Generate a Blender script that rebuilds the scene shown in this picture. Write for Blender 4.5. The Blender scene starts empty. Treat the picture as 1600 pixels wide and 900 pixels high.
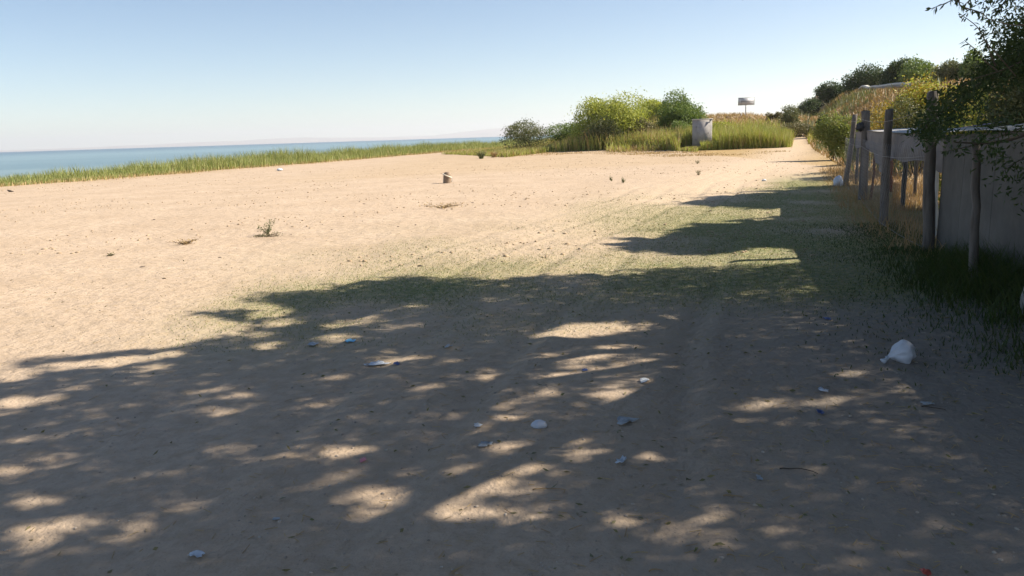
import bpy, math, numpy as np
from mathutils import Vector, Matrix

# ------------------------------------------------------------------ camera, sun, sky, exposure
S = bpy.context.scene
C = S.collection
RW, RH, FPX = 1600.0, 900.0, 1232.0
EYE = 1.6
PITCH, ROLL = math.radians(10.9), math.radians(-1.78)
cam_d = bpy.data.cameras.new('camera')
cam = bpy.data.objects.new('camera', cam_d)
C.objects.link(cam)
S.camera = cam
CM = Matrix.Rotation(math.pi / 2 - PITCH, 4, 'X') @ Matrix.Rotation(ROLL, 4, 'Z')
cam.matrix_world = Matrix.Translation((0, 0, EYE)) @ CM
cam_d.sensor_width = 36.0
cam_d.lens = 36.0 * FPX / RW
cam_d.clip_start = 0.05
cam_d.clip_end = 60000.0

SUN_EL, SUN_AZ = math.radians(38), math.radians(8)       # azimuth from +X towards +Y
SD = np.array([math.cos(SUN_EL) * math.cos(SUN_AZ), math.cos(SUN_EL) * math.sin(SUN_AZ), math.sin(SUN_EL)])
sun_d = bpy.data.lights.new('sun', 'SUN')
sun_d.energy = 5.0
sun_d.angle = math.radians(0.53)
sun_d.color = (1.0, 0.90, 0.76)
sun = bpy.data.objects.new('sun', sun_d)
C.objects.link(sun)
sun.rotation_euler = Vector(SD).to_track_quat('Z', 'Y').to_euler()
sun.location = (20, 3, 30)

W = bpy.data.worlds.new('World')
S.world = W
W.use_nodes = True
wn, wl = W.node_tree.nodes, W.node_tree.links
bg = wn['Background']
sky = wn.new('ShaderNodeTexSky')
sky.sky_type = 'NISHITA'
sky.sun_disc = False
sky.sun_elevation = SUN_EL
sky.sun_rotation = math.pi / 2 - SUN_AZ
sky.altitude = 1600
sky.air_density = 1.0
sky.dust_density = 0.7
sky.ozone_density = 1.5
wl.new(sky.outputs[0], bg.inputs[0])
bg.inputs[1].default_value = 0.072

S.view_settings.view_transform = 'Standard'
S.view_settings.look = 'None'
S.view_settings.gamma = 1.0
S.view_settings.exposure = 1.0
S.render.engine = 'CYCLES'
S.cycles.max_bounces = 6
S.cycles.diffuse_bounces = 3
S.cycles.transparent_max_bounces = 16
S.cycles.volume_bounces = 1

HAZE = 1.1e-4
rng = np.random.default_rng(11)

# ------------------------------------------------------------------ geometry of the view (to place measured things)
R3 = np.array([[CM[i][j] for j in range(3)] for i in range(3)])
EYEV = np.array([0, 0, EYE])


def ray(px, py):
    d = np.stack([(np.asarray(px, float) - 800) / FPX, (450 - np.asarray(py, float)) / FPX, -np.ones_like(np.asarray(px, float))], -1)
    return d @ R3.T


def proj(P):
    q = (np.asarray(P, float) - EYEV) @ R3
    z = np.where(-q[..., 2] < 1e-3, 1e-3, -q[..., 2])
    px = 800 + FPX * q[..., 0] / z
    py = 450 - FPX * q[..., 1] / z
    return px, py, -q[..., 2]


def sst(t):
    t = np.clip(t, 0, 1)
    return t * t * (3 - 2 * t)


def vnoise(x, y, s, seed=0):
    x = np.asarray(x, float) / s + 1000.5 + seed * 17.3
    y = np.asarray(y, float) / s + 1000.5 + seed * 9.1
    xi, yi = np.floor(x), np.floor(y)
    fx, fy = x - xi, y - yi
    fx, fy = fx * fx * (3 - 2 * fx), fy * fy * (3 - 2 * fy)

    def h(a, b):
        v = np.sin(a * 127.1 + b * 311.7 + seed * 74.7) * 43758.5453
        return v - np.floor(v)
    return ((h(xi, yi) * (1 - fx) + h(xi + 1, yi) * fx) * (1 - fy) + (h(xi, yi + 1) * (1 - fx) + h(xi + 1, yi + 1) * fx) * fy) * 2 - 1


def fbm(x, y, s, seed=0, o=4):
    t, a = 0, 1.0
    for k in range(o):
        t = t + a * vnoise(x, y, s / 2 ** k, seed + k)
        a *= 0.5
    return t / 1.9


def shore_u(x, y):
    return (np.asarray(x, float) - (-27 + 0.333 * (np.asarray(y, float) - 42))) * 0.949


def foot_x(y):
    return 13.5 + 0.333 * (np.asarray(y, float) - 30)


def path_x(y):
    return np.interp(y, [0, 6, 12, 18, 25, 33, 45, 60, 80], [-2.5, -1.0, 1.2, 3.6, 6.6, 10.2, 15.4, 21.3, 29.0])


def Hraw(x, y):
    x, y = np.asarray(x, float), np.asarray(y, float)
    u = shore_u(x, y)
    z = -0.2 * (1 - sst(u / 25)) + np.where(u < 0, np.maximum(u * 0.09, -3.0), 0)
    land = sst((u + 3) / 4)
    xf = foot_x(y)
    s = (x - xf) / (6.5 + 0.02 * np.clip(y, 0, 200))
    yy = np.clip(y, 0, 260)
    z = z + (2.0 + 0.037 * yy) * sst(s) * sst((y - 15) / 22) * (1 + 0.05 * vnoise(x, y, 9, 3))
    z = z + 3.05 * np.exp(-((x - 25) / 13) ** 2 / 2 - ((y - 92) / 13.5) ** 2 / 2) * (1 - sst(s))
    z = z + land * (0.05 * fbm(x, y, 6, 1, 2) * sst((np.hypot(x, y) - 4) / 10))
    return z


def Hfine(x, y):
    u = shore_u(x, y)
    land = sst((u + 3) / 4)
    r = np.hypot(x, y)
    dd = x - path_x(y) + 0.25 * vnoise(x * 0 + 3, y, 4, 77)
    rut = 0
    for o_ in (-1.9, -0.85, 0.2, 1.1, 2.4):
        rut = rut - 0.016 * np.exp(-((dd - o_) / 0.11) ** 2) + 0.009 * np.exp(-((dd - o_ - 0.2) / 0.1) ** 2)
    rut = rut * sst((y - 2) / 2) * sst((45 - y) / 20)
    beach = sst((11 - (x - 0.02 * y)) / 8)
    return rut + land * (0.012 * fbm(x, y, 1.3, 5, 3) + 0.012 * beach * fbm(x, y, 0.55, 8, 2) + sst((r - 12) / 20) * 0.03 * fbm(x, y, 2.2, 21, 3))


def HZ(x, y):
    return Hraw(x, y) + Hfine(x, y)


def gp(px, py):
    """where the line of sight through this point of the photograph meets the ground"""
    d = ray(px, py)
    t, last = 1.0, 0.5
    while t < 3000:
        p = EYEV + d * t
        if p[2] < HZ(p[0], p[1]):
            a, b = last, t
            for _ in range(24):
                m = (a + b) / 2
                q = EYEV + d * m
                if q[2] < HZ(q[0], q[1]):
                    b = m
                else:
                    a = m
            q = EYEV + d * b
            return np.array([q[0], q[1], float(HZ(q[0], q[1]))])
        last = t
        t *= 1.01
    return EYEV + d * 300


def at(px, py, Y):
    d = ray(px, py)
    return EYEV + d * (Y / d[..., 1:2] if np.ndim(d) > 1 else Y / d[1])


def in_poly(px, py, poly):
    px, py = np.asarray(px), np.asarray(py)
    inside = np.zeros(px.shape, bool)
    n = len(poly)
    j = n - 1
    for i in range(n):
        xi, yi = poly[i]
        xj, yj = poly[j]
        c = ((yi > py) != (yj > py)) & (px < (xj - xi) * (py - yi) / ((yj - yi) + 1e-9) + xi)
        inside ^= c
        j = i
    return inside


# ------------------------------------------------------------------ mesh helpers
def mk(name, V, F, mat, parent=None, origin=None, smooth=False, attrs=None):
    V = np.asarray(V, float).reshape(-1, 3)
    if isinstance(F, np.ndarray):
        F = [F]
    F = [np.asarray(f, np.int64) for f in F if len(f)]
    if parent is not None:
        o0 = np.array(parent.matrix_world.translation) if parent.parent is None else np.array(parent['org'])
        org = np.array([0, 0, 0.0])
        Vl = V - o0
    else:
        o0 = np.array(origin if origin is not None else (0, 0, 0), float)
        Vl = V - o0
    me = bpy.data.meshes.new(name)
    me.vertices.add(len(V))
    me.vertices.foreach_set('co', Vl.astype(np.float32).ravel())
    tot = sum(f.size for f in F)
    me.loops.add(tot)
    me.loops.foreach_set('vertex_index', np.concatenate([f.ravel() for f in F]).astype(np.int32))
    cnt = np.concatenate([np.full(len(f), f.shape[1]) for f in F])
    st = np.concatenate([[0], np.cumsum(cnt)[:-1]])
    me.polygons.add(len(cnt))
    me.polygons.foreach_set('loop_start', st.astype(np.int32))
    me.polygons.foreach_set('loop_total', cnt.astype(np.int32))
    if smooth:
        me.polygons.foreach_set('use_smooth', np.ones(len(cnt), bool))
    if attrs:
        for k, a in attrs.items():
            at_ = me.attributes.new(k, 'FLOAT', 'POINT')
            at_.data.foreach_set('value', np.asarray(a, np.float32))
    me.update(calc_edges=True)
    me.materials.append(mat)
    o = bpy.data.objects.new(name, me)
    C.objects.link(o)
    if parent is not None:
        o.parent = parent
        o['org'] = [float(v) for v in o0]
    else:
        o.location = o0
    return o


def tag(o, label=None, cat=None, group=None, kind=None):
    if label: o['label'] = label
    if cat: o['category'] = cat
    if group: o['group'] = group
    if kind: o['kind'] = kind
    return o


def thing(name, loc, label, cat, group=None):
    o = bpy.data.objects.new(name, None)
    C.objects.link(o)
    o.location = loc
    o.matrix_world = Matrix.Translation(Vector([float(v) for v in loc]))
    o.empty_display_size = 0.2
    return tag(o, label, cat, group)


def join(parts):
    Vs, Fs, n = [], {}, 0
    for V, F in parts:
        V = np.asarray(V, float).reshape(-1, 3)
        if isinstance(F, np.ndarray):
            F = [F]
        for f in F:
            f = np.asarray(f)
            if len(f):
                Fs.setdefault(f.shape[1], []).append(f + n)
        Vs.append(V)
        n += len(V)
    return np.concatenate(Vs), [np.concatenate(v) for v in Fs.values()]


def box(c, s, rz=0.0, taper=1.0, lean=(0, 0)):
    """box standing on c (base centre), size s"""
    x, y, z = s[0] / 2, s[1] / 2, s[2]
    V = np.array([[-x, -y, 0], [x, -y, 0], [x, y, 0], [-x, y, 0], [-x * taper, -y * taper, z], [x * taper, -y * taper, z], [x * taper, y * taper, z], [-x * taper, y * taper, z]], float)
    V[4:, 0] += lean[0]
    V[4:, 1] += lean[1]
    co, si = math.cos(rz), math.sin(rz)
    V = V @ np.array([[co, si, 0], [-si, co, 0], [0, 0, 1]]) + np.asarray(c)
    F = np.array([[0, 3, 2, 1], [4, 5, 6, 7], [0, 1, 5, 4], [1, 2, 6, 5], [2, 3, 7, 6], [3, 0, 4, 7]])
    return V, F


def tube(P, R, n=6):
    P = np.asarray(P, float)
    R = np.broadcast_to(np.asarray(R, float), (len(P),))
    T = np.gradient(P, axis=0)
    T /= np.linalg.norm(T, axis=1)[:, None] + 1e-9
    up = np.array([0.3, 0.2, 1.0]) if abs(T[:, 2]).mean() < 0.8 else np.array([1.0, 0.1, 0])
    A = np.cross(T, up)
    A /= np.linalg.norm(A, axis=1)[:, None] + 1e-9
    B = np.cross(T, A)
    th = np.arange(n) / n * 2 * math.pi
    V = (P[:, None] + R[:, None, None] * (np.cos(th)[None, :, None] * A[:, None] + np.sin(th)[None, :, None] * B[:, None])).reshape(-1, 3)
    i = np.arange(len(P) - 1)[:, None] * n
    j = np.arange(n)[None]
    jn = (j + 1) % n
    F = np.stack([i + j, i + jn, i + n + jn, i + n + j], -1).reshape(-1, 4)
    caps = np.array([list(range(n))[::-1], [(len(P) - 1) * n + k for k in range(n)]])
    return V, [F, caps]


def curve_pts(pts, n):
    pts = np.asarray(pts, float)
    t = np.linspace(0, len(pts) - 1, n)
    out = np.stack([np.interp(t, np.arange(len(pts)), pts[:, k]) for k in range(pts.shape[1])], -1)
    for _ in range(2):
        out[1:-1] = (out[:-2] + 2 * out[1:-1] + out[2:]) / 4
    return out


def leaves(P, L, Wd, rg, droop=0.0, dirs=None):
    """one small folded leaf per point"""
    n = len(P)
    if dirs is None:
        a = rg.normal(size=(n, 3))
        a[:, 2] -= droop
    else:
        a = dirs + 0.25 * rg.normal(size=(n, 3))
    a /= np.linalg.norm(a, axis=1)[:, None]
    b = np.cross(a, rg.normal(size=(n, 3)))
    b /= np.linalg.norm(b, axis=1)[:, None] + 1e-9
    c = np.cross(a, b)
    L = (np.asarray(L) * (0.7 + 0.6 * rg.random(n)))[:, None]
    w = (np.asarray(Wd) * (0.7 + 0.6 * rg.random(n)))[:, None]
    v0, v2 = P, P + a * L
    v1 = P + a * L * 0.45 + b * w / 2 + c * w * 0.2
    v3 = P + a * L * 0.45 - b * w / 2 + c * w * 0.2
    V = np.stack([v0, v1, v2, v3], 1).reshape(-1, 3)
    k = np.arange(n)[:, None] * 4
    F = np.concatenate([k + np.array([[0, 1, 2]]), k + np.array([[0, 2, 3]])])
    return V, F


def blades(P, h, w, rg, lean=0.25, bend=0.3, leandir=None):
    """grass or reed blades with one bend"""
    n = len(P)
    th = rg.random(n) * 2 * math.pi
    d = np.stack([np.cos(th), np.sin(th), np.zeros(n)], -1)
    s = np.stack([-np.sin(th + 0.8), np.cos(th + 0.8), np.zeros(n)], -1)
    h = np.broadcast_to(np.asarray(h, float), (n,))[:, None]
    w = np.broadcast_to(np.asarray(w, float), (n,))[:, None]
    k1 = lean * (0.3 + rg.random((n, 1)))
    z = np.array([[0, 0, 1.0]])
    b0, b1 = P - s * w / 2, P + s * w / 2
    m = P + h * (0.55 * z + d * k1 * 0.5)
    m0, m1 = m - s * w * 0.35, m + s * w * 0.35
    t = m + h * (0.45 * z * (1 - bend * rg.random((n, 1))) + d * (k1 + bend * rg.random((n, 1))) * 0.5)
    V = np.stack([b0, b1, m1, m0, t], 1).reshape(-1, 3)
    k = np.arange(n)[:, None] * 5
    return V, [k + np.array([[0, 1, 2, 3]]), k + np.array([[3, 2, 4]])]


def icos(sub):
    import bmesh
    bm = bmesh.new()
    bmesh.ops.create_icosphere(bm, subdivisions=sub, radius=1)
    V = np.array([v.co[:] for v in bm.verts])
    F = np.array([[v.index for v in f.verts] for f in bm.faces])
    bm.free()
    return V, F


ICO1, ICO2, ICO3, ICO4 = icos(1), icos(2), icos(3), icos(4)


# ------------------------------------------------------------------ materials
def ramp(nt, src, stops):
    r = nt.nodes.new('ShaderNodeValToRGB')
    while len(r.color_ramp.elements) < len(stops):
        r.color_ramp.elements.new(0.5)
    for e, (p, c) in zip(r.color_ramp.elements, stops):
        e.position = p
        e.color = (*c, 1)
    nt.links.new(src, r.inputs[0])
    return r.outputs[0]


def noise_out(nt, scale, detail=4, rough=0.55, vec=None, stretch=None):
    n = nt.nodes.new('ShaderNodeTexNoise')
    n.inputs['Scale'].default_value = scale
    n.inputs['Detail'].default_value = detail
    n.inputs['Roughness'].default_value = rough
    if vec is None:
        g = nt.nodes.new('ShaderNodeNewGeometry')
        vec = g.outputs['Position']
    if stretch:
        m = nt.nodes.new('ShaderNodeMapping')
        m.inputs['Scale'].default_value = stretch
        nt.links.new(vec, m.inputs[0])
        vec = m.outputs[0]
    nt.links.new(vec, n.inputs['Vector'])
    return n.outputs[0]


def mixc(nt, fac, a, b, mode='MIX'):
    m = nt.nodes.new('ShaderNodeMix')
    m.data_type = 'RGBA'
    m.blend_type = mode
    for s, v in ((m.inputs[0], fac), (m.inputs[6], a), (m.inputs[7], b)):
        if hasattr(v, 'links') or hasattr(v, 'is_linked'):
            nt.links.new(v, s)
        elif isinstance(v, (int, float)):
            s.default_value = v
        else:
            s.default_value = (*v, 1)
    return m.outputs[2]


def mathn(nt, op, a, b=None, clamp=False):
    m = nt.nodes.new('ShaderNodeMath')
    m.operation = op
    m.use_clamp = clamp
    for s, v in ((m.inputs[0], a), (m.inputs[1], b)):
        if v is None: continue
        if isinstance(v, (int, float)):
            s.default_value = v
        else:
            nt.links.new(v, s)
    return m.outputs[0]


def new_mat(name):
    m = bpy.data.materials.new(name)
    m.use_nodes = True
    return m, m.node_tree, m.node_tree.nodes['Principled BSDF']


def leaf_mat(name, cols, rough=0.55, trans=0.3, dry=None):
    m, nt, b = new_mat(name)
    g = nt.nodes.new('ShaderNodeNewGeometry')
    n = len(cols)
    c = ramp(nt, g.outputs['Random Per Island'], [(i / max(1, n - 1), cc) for i, cc in enumerate(cols)])
    big = noise_out(nt, 1.3, 2)
    c = mixc(nt, mathn(nt, 'MULTIPLY', big, 0.5), c, tuple(0.72 * v for v in cols[0]))
    nt.links.new(c, b.inputs['Base Color'])
    b.inputs['Roughness'].default_value = rough
    b.inputs['Specular IOR Level'].default_value = 0.3
    t = nt.nodes.new('ShaderNodeBsdfTranslucent')
    tc = mixc(nt, 1.0, c, (1.0, 1.0, 0.55), 'MULTIPLY')
    nt.links.new(tc, t.inputs[0])
    mx = nt.nodes.new('ShaderNodeMixShader')
    mx.inputs[0].default_value = trans
    nt.links.new(b.outputs[0], mx.inputs[1])
    nt.links.new(t.outputs[0], mx.inputs[2])
    nt.links.new(mx.outputs[0], nt.nodes['Material Output'].inputs[0])
    return m


def surf_mat(name, c1, c2, scale=6, rough=0.8, bump=0.0, bscale=30, metal=0.0, stretch=None, c3=None):
    m, nt, b = new_mat(name)
    n = noise_out(nt, scale, 6, 0.6, stretch=stretch)
    st = [(0.3, c1), (0.7, c2)]
    if c3: st = [(0.28, c1), (0.52, c2), (0.72, c3)]
    nt.links.new(ramp(nt, n, st), b.inputs['Base Color'])
    b.inputs['Roughness'].default_value = rough
    b.inputs['Metallic'].default_value = metal
    if bump:
        bp = nt.nodes.new('ShaderNodeBump')
        bp.inputs['Strength'].default_value = 1.0
        bp.inputs['Distance'].default_value = bump
        nt.links.new(noise_out(nt, bscale, 5, 0.6, stretch=stretch), bp.inputs['Height'])
        nt.links.new(bp.outputs[0], b.inputs['Normal'])
    return m


def ground_mat():
    m, nt, b = new_mat('ground_soil')
    A = {}
    for k in ('green', 'soil', 'straw', 'path'):
        a = nt.nodes.new('ShaderNodeAttribute')
        a.attribute_name = k
        A[k] = a.outputs['Fac']
    n1 = noise_out(nt, 0.6, 6, 0.6)
    n2 = noise_out(nt, 9, 6, 0.65)
    n3 = noise_out(nt, 60, 4, 0.7)
    sand = ramp(nt, n1, [(0.3, (0.45, 0.345, 0.245)), (0.7, (0.54, 0.425, 0.315))])
    sand = mixc(nt, mathn(nt, 'MULTIPLY', ramp(nt, n2, [(0.45, (0, 0, 0)), (0.70, (1, 1, 1))]), 0.55), sand, (0.36, 0.26, 0.175))
    n4 = noise_out(nt, 2.4, 5, 0.7)
    sand = mixc(nt, mathn(nt, 'MULTIPLY', ramp(nt, n4, [(0.55, (0, 0, 0)), (0.68, (1, 1, 1))]), 0.4), sand, (0.33, 0.24, 0.165))
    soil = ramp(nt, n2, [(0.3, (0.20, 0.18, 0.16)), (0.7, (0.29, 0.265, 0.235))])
    grn = ramp(nt, n2, [(0.35, (0.12, 0.155, 0.065)), (0.55, (0.26, 0.27, 0.12)), (0.75, (0.42, 0.37, 0.20))])
    strw = ramp(nt, n2, [(0.35, (0.30, 0.20, 0.09)), (0.7, (0.46, 0.33, 0.15))])
    pth = ramp(nt, n2, [(0.3, (0.50, 0.385, 0.27)), (0.7, (0.57, 0.45, 0.325))])

    def soft(a, w=0.5):
        s = mathn(nt, 'ADD', a, mathn(nt, 'MULTIPLY', mathn(nt, 'SUBTRACT', n2, 0.5), w))
        return mathn(nt, 'MULTIPLY', s, 1.0, True)
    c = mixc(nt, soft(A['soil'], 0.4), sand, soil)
    c = mixc(nt, soft(A['path'], 0.5), c, pth)
    gm = mathn(nt, 'MULTIPLY', A['green'], ramp(nt, noise_out(nt, 22, 5, 0.7), [(0.33, (0, 0, 0)), (0.50, (1, 1, 1))]))
    c = mixc(nt, gm, c, grn)
    c = mixc(nt, soft(A['straw'], 0.9), c, strw)
    speck = ramp(nt, n3, [(0.58, (1, 1, 1)), (0.72, (0.62, 0.58, 0.52))])
    c = mixc(nt, 0.5, c, speck, 'MULTIPLY')
    nt.links.new(c, b.inputs['Base Color'])
    b.inputs['Roughness'].default_value = 0.95
    b.inputs['Specular IOR Level'].default_value = 0.15
    b1 = nt.nodes.new('ShaderNodeBump')
    b1.inputs['Distance'].default_value = 0.08
    b1.inputs['Strength'].default_value = 0.7
    nt.links.new(noise_out(nt, 3.2, 5, 0.62), b1.inputs['Height'])
    # faint tyre tread ribs
    wv = nt.nodes.new('ShaderNodeTexWave')
    wv.inputs['Scale'].default_value = 5.0
    wv.inputs['Distortion'].default_value = 9.0
    wv.inputs['Detail'].default_value = 3.0
    mp = nt.nodes.new('ShaderNodeMapping')
    mp.inputs['Rotation'].default_value = (0, 0, 0.5)
    g = nt.nodes.new('ShaderNodeNewGeometry')
    nt.links.new(g.outputs['Position'], mp.inputs[0])
    nt.links.new(mp.outputs[0], wv.inputs[0])
    b0 = nt.nodes.new('ShaderNodeBump')
    b0.inputs['Distance'].default_value = 0.0012
    nt.links.new(wv.outputs[1], b0.inputs['Height'])
    nt.links.new(b1.outputs[0], b0.inputs['Normal'])
    b2 = nt.nodes.new('ShaderNodeBump')
    b2.inputs['Distance'].default_value = 0.012
    b2.inputs['Strength'].default_value = 0.8
    nt.links.new(noise_out(nt, 28, 6, 0.7), b2.inputs['Height'])
    nt.links.new(b0.outputs[0], b2.inputs['Normal'])
    nt.links.new(b2.outputs[0], b.inputs['Normal'])
    return m


def water_mat():
    m, nt, b = new_mat('lake_water')
    g = nt.nodes.new('ShaderNodeNewGeometry')
    # depth bands run along the shore: pale turquoise shallows, bluer further out
    sp = nt.nodes.new('ShaderNodeSeparateXYZ')
    nt.links.new(g.outputs['Position'], sp.inputs[0])
    u = mathn(nt, 'ADD', mathn(nt, 'MULTIPLY', sp.outputs[0], -0.949), mathn(nt, 'MULTIPLY', sp.outputs[1], 0.316))
    lg = mathn(nt, 'DIVIDE', mathn(nt, 'LOGARITHM', mathn(nt, 'MAXIMUM', u, 30.0), 10.0), 4.0)
    nz = noise_out(nt, 0.012, 5, 0.65, stretch=(0.25, 1, 1))
    lg = mathn(nt, 'ADD', lg, mathn(nt, 'MULTIPLY', mathn(nt, 'SUBTRACT', nz, 0.5), 0.30))
    c = ramp(nt, lg, [(0.40, (0.26, 0.34, 0.33)), (0.50, (0.15, 0.23, 0.26)), (0.60, (0.21, 0.30, 0.33)), (0.72, (0.11, 0.18, 0.23)), (0.9, (0.06, 0.11, 0.16))])
    nt.links.new(c, b.inputs['Base Color'])
    b.inputs['Roughness'].default_value = 0.35
    b.inputs['IOR'].default_value = 1.33
    bp = nt.nodes.new('ShaderNodeBump')
    bp.inputs['Distance'].default_value = 0.12
    nt.links.new(noise_out(nt, 1.6, 4, 0.6, stretch=(0.5, 1, 1)), bp.inputs['Height'])
    nt.links.new(bp.outputs[0], b.inputs['Normal'])
    return m


M = {
    'ground': ground_mat(),
    'water': water_mat(),
    'mountain': surf_mat('far_hills', (0.24, 0.19, 0.16), (0.34, 0.27, 0.22), 0.002, 0.9),
    'reed': leaf_mat('reed_green', [(0.22, 0.27, 0.08), (0.34, 0.38, 0.12), (0.42, 0.40, 0.16), (0.27, 0.33, 0.10), (0.46, 0.38, 0.20)], trans=0.35),
    'reed2': leaf_mat('reed_yellow_green', [(0.268, 0.316, 0.079), (0.443, 0.473, 0.127), (0.378, 0.411, 0.095), (0.536, 0.473, 0.189)], trans=0.35),
    'straw': leaf_mat('dry_straw', [(0.408, 0.288, 0.132), (0.552, 0.408, 0.204), (0.360, 0.228, 0.108), (0.624, 0.492, 0.276)], trans=0.2),
    'orange': leaf_mat('rusty_dry_grass', [(0.40, 0.25, 0.13), (0.50, 0.33, 0.18), (0.33, 0.22, 0.11), (0.38, 0.30, 0.14)], trans=0.2),
    'lawn': leaf_mat('short_grass', [(0.13, 0.18, 0.07), (0.26, 0.28, 0.11), (0.42, 0.37, 0.18), (0.20, 0.24, 0.09)], trans=0.25),
    'weed': leaf_mat('weed_green', [(0.05, 0.09, 0.025), (0.08, 0.12, 0.03), (0.11, 0.13, 0.04), (0.05, 0.07, 0.025)], trans=0.25),
    'leaf_dark': leaf_mat('leaf_dark_green', [(0.045, 0.075, 0.03), (0.06, 0.10, 0.035), (0.09, 0.13, 0.045)], trans=0.3),
    'leaf_olive': leaf_mat('leaf_olive', [(0.124, 0.152, 0.076), (0.179, 0.193, 0.083), (0.235, 0.221, 0.110)], trans=0.25),
    'leaf_yellow': leaf_mat('leaf_yellow_green', [(0.365, 0.405, 0.091), (0.549, 0.549, 0.122), (0.447, 0.487, 0.101), (0.284, 0.344, 0.082)], trans=0.35),
    'leaf_mid': leaf_mat('leaf_mid_green', [(0.125, 0.203, 0.055), (0.203, 0.281, 0.078), (0.265, 0.312, 0.094)], trans=0.3),
    'leaf_bright': leaf_mat('leaf_bright_green', [(0.22, 0.27, 0.075), (0.31, 0.34, 0.11), (0.17, 0.22, 0.06), (0.34, 0.33, 0.13)], trans=0.35),
    'leaf_gold': leaf_mat('leaf_golden', [(0.38, 0.26, 0.05), (0.50, 0.36, 0.07), (0.22, 0.20, 0.05), (0.46, 0.29, 0.06)], trans=0.3),
    'leaf_brown': leaf_mat('leaf_brownish', [(0.188, 0.175, 0.088), (0.263, 0.225, 0.112), (0.150, 0.163, 0.075)], trans=0.2),
    'bark': surf_mat('bark', (0.07, 0.055, 0.04), (0.15, 0.12, 0.09), 14, 0.9, 0.01, 30, stretch=(1, 1, 0.3)),
    'lime': surf_mat('limewashed_bark', (0.30, 0.29, 0.26), (0.46, 0.45, 0.42), 9, 0.9, 0.008, 30),
    'wood': surf_mat('weathered_post', (0.075, 0.065, 0.055), (0.21, 0.185, 0.165), 14, 0.95, 0.02, 22, stretch=(1, 1, 0.15)),
    'pale': surf_mat('sunlit_pole', (0.42, 0.40, 0.36), (0.58, 0.55, 0.50), 9, 0.8, 0.002, 40, stretch=(1, 1, 0.2)),  # pale tone carries the thin sunlit strip beside the thick post
    'darkpole': surf_mat('dark_pole', (0.035, 0.035, 0.04), (0.07, 0.065, 0.065), 20, 0.6),
    'rust': surf_mat('rusty_iron', (0.10, 0.045, 0.03), (0.19, 0.08, 0.045), 30, 0.85),
    'wire': surf_mat('galvanised_wire', (0.25, 0.24, 0.23), (0.35, 0.34, 0.33), 20, 0.55, metal=0.6),
    'tarp': surf_mat('grey_tarpaulin', (0.12, 0.11, 0.11), (0.18, 0.165, 0.16), 3, 0.8, 0.01, 9),
    'sheet': surf_mat('grey_sheeting', (0.06, 0.06, 0.055), (0.15, 0.14, 0.125), 1.2, 0.85, 0.008, 7),
    'cloth_lit': surf_mat('sunlit_sheeting', (0.40, 0.38, 0.36), (0.55, 0.53, 0.50), 4, 0.8, 0.01, 12),  # tarpaulin lightened to carry the sunlight on its upper side
    'purple': surf_mat('faded_purple_cloth', (0.12, 0.10, 0.22), (0.20, 0.17, 0.30), 8, 0.9, 0.005, 20),
    'rock': surf_mat('rubble', (0.20, 0.14, 0.09), (0.40, 0.29, 0.18), 3, 0.95, c3=(0.50, 0.40, 0.27)),
    'pebble': surf_mat('pebbles', (0.18, 0.15, 0.12), (0.36, 0.30, 0.24), 5, 0.9, c3=(0.50, 0.45, 0.38)),
    'clod': surf_mat('sand_clods', (0.30, 0.22, 0.14), (0.46, 0.35, 0.23), 5, 0.95),
    'concrete': surf_mat('concrete', (0.31, 0.29, 0.28), (0.41, 0.39, 0.37), 4, 0.9, 0.003, 30),
    'concrete_light': surf_mat('light_concrete', (0.50, 0.48, 0.44), (0.62, 0.60, 0.55), 6, 0.9),
    'signgrey': surf_mat('sign_grey', (0.46, 0.47, 0.49), (0.56, 0.57, 0.59), 3, 0.5, metal=0.0),
    'signdark': surf_mat('sign_marks', (0.22, 0.225, 0.24), (0.28, 0.285, 0.30), 6, 0.6),
    'signlight': surf_mat('sign_border', (0.62, 0.63, 0.65), (0.68, 0.69, 0.71), 6, 0.6),
    'bucket': surf_mat('faded_brown_plastic', (0.20, 0.14, 0.09), (0.28, 0.205, 0.135), 12, 0.7),
    'bucketlight': surf_mat('bleached_plastic', (0.66, 0.58, 0.46), (0.75, 0.68, 0.56), 12, 0.6),
    'white': surf_mat('white_plastic', (0.48, 0.51, 0.57), (0.62, 0.65, 0.71), 12, 0.45, 0.004, 30),
    'paper': surf_mat('white_paper', (0.50, 0.55, 0.60), (0.66, 0.70, 0.74), 18, 0.7, 0.003, 60),
    'greypaper': surf_mat('grey_paper', (0.30, 0.33, 0.35), (0.42, 0.45, 0.47), 18, 0.7, 0.003, 60),
    'blue': surf_mat('blue_plastic', (0.04, 0.07, 0.20), (0.06, 0.10, 0.28), 18, 0.5),
    'lightblue': surf_mat('light_blue_carton', (0.10, 0.38, 0.62), (0.16, 0.46, 0.70), 18, 0.5),
    'pink': surf_mat('pink_wrapper', (0.55, 0.16, 0.22), (0.65, 0.26, 0.30), 18, 0.5),
    'red': surf_mat('red_wrapper', (0.50, 0.07, 0.05), (0.60, 0.11, 0.07), 18, 0.5),
    'twig': surf_mat('dead_twig', (0.05, 0.04, 0.03), (0.12, 0.09, 0.07), 20, 0.9),
    'char': surf_mat('charred_wood', (0.045, 0.035, 0.028), (0.10, 0.075, 0.055), 20, 0.9),
}

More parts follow.
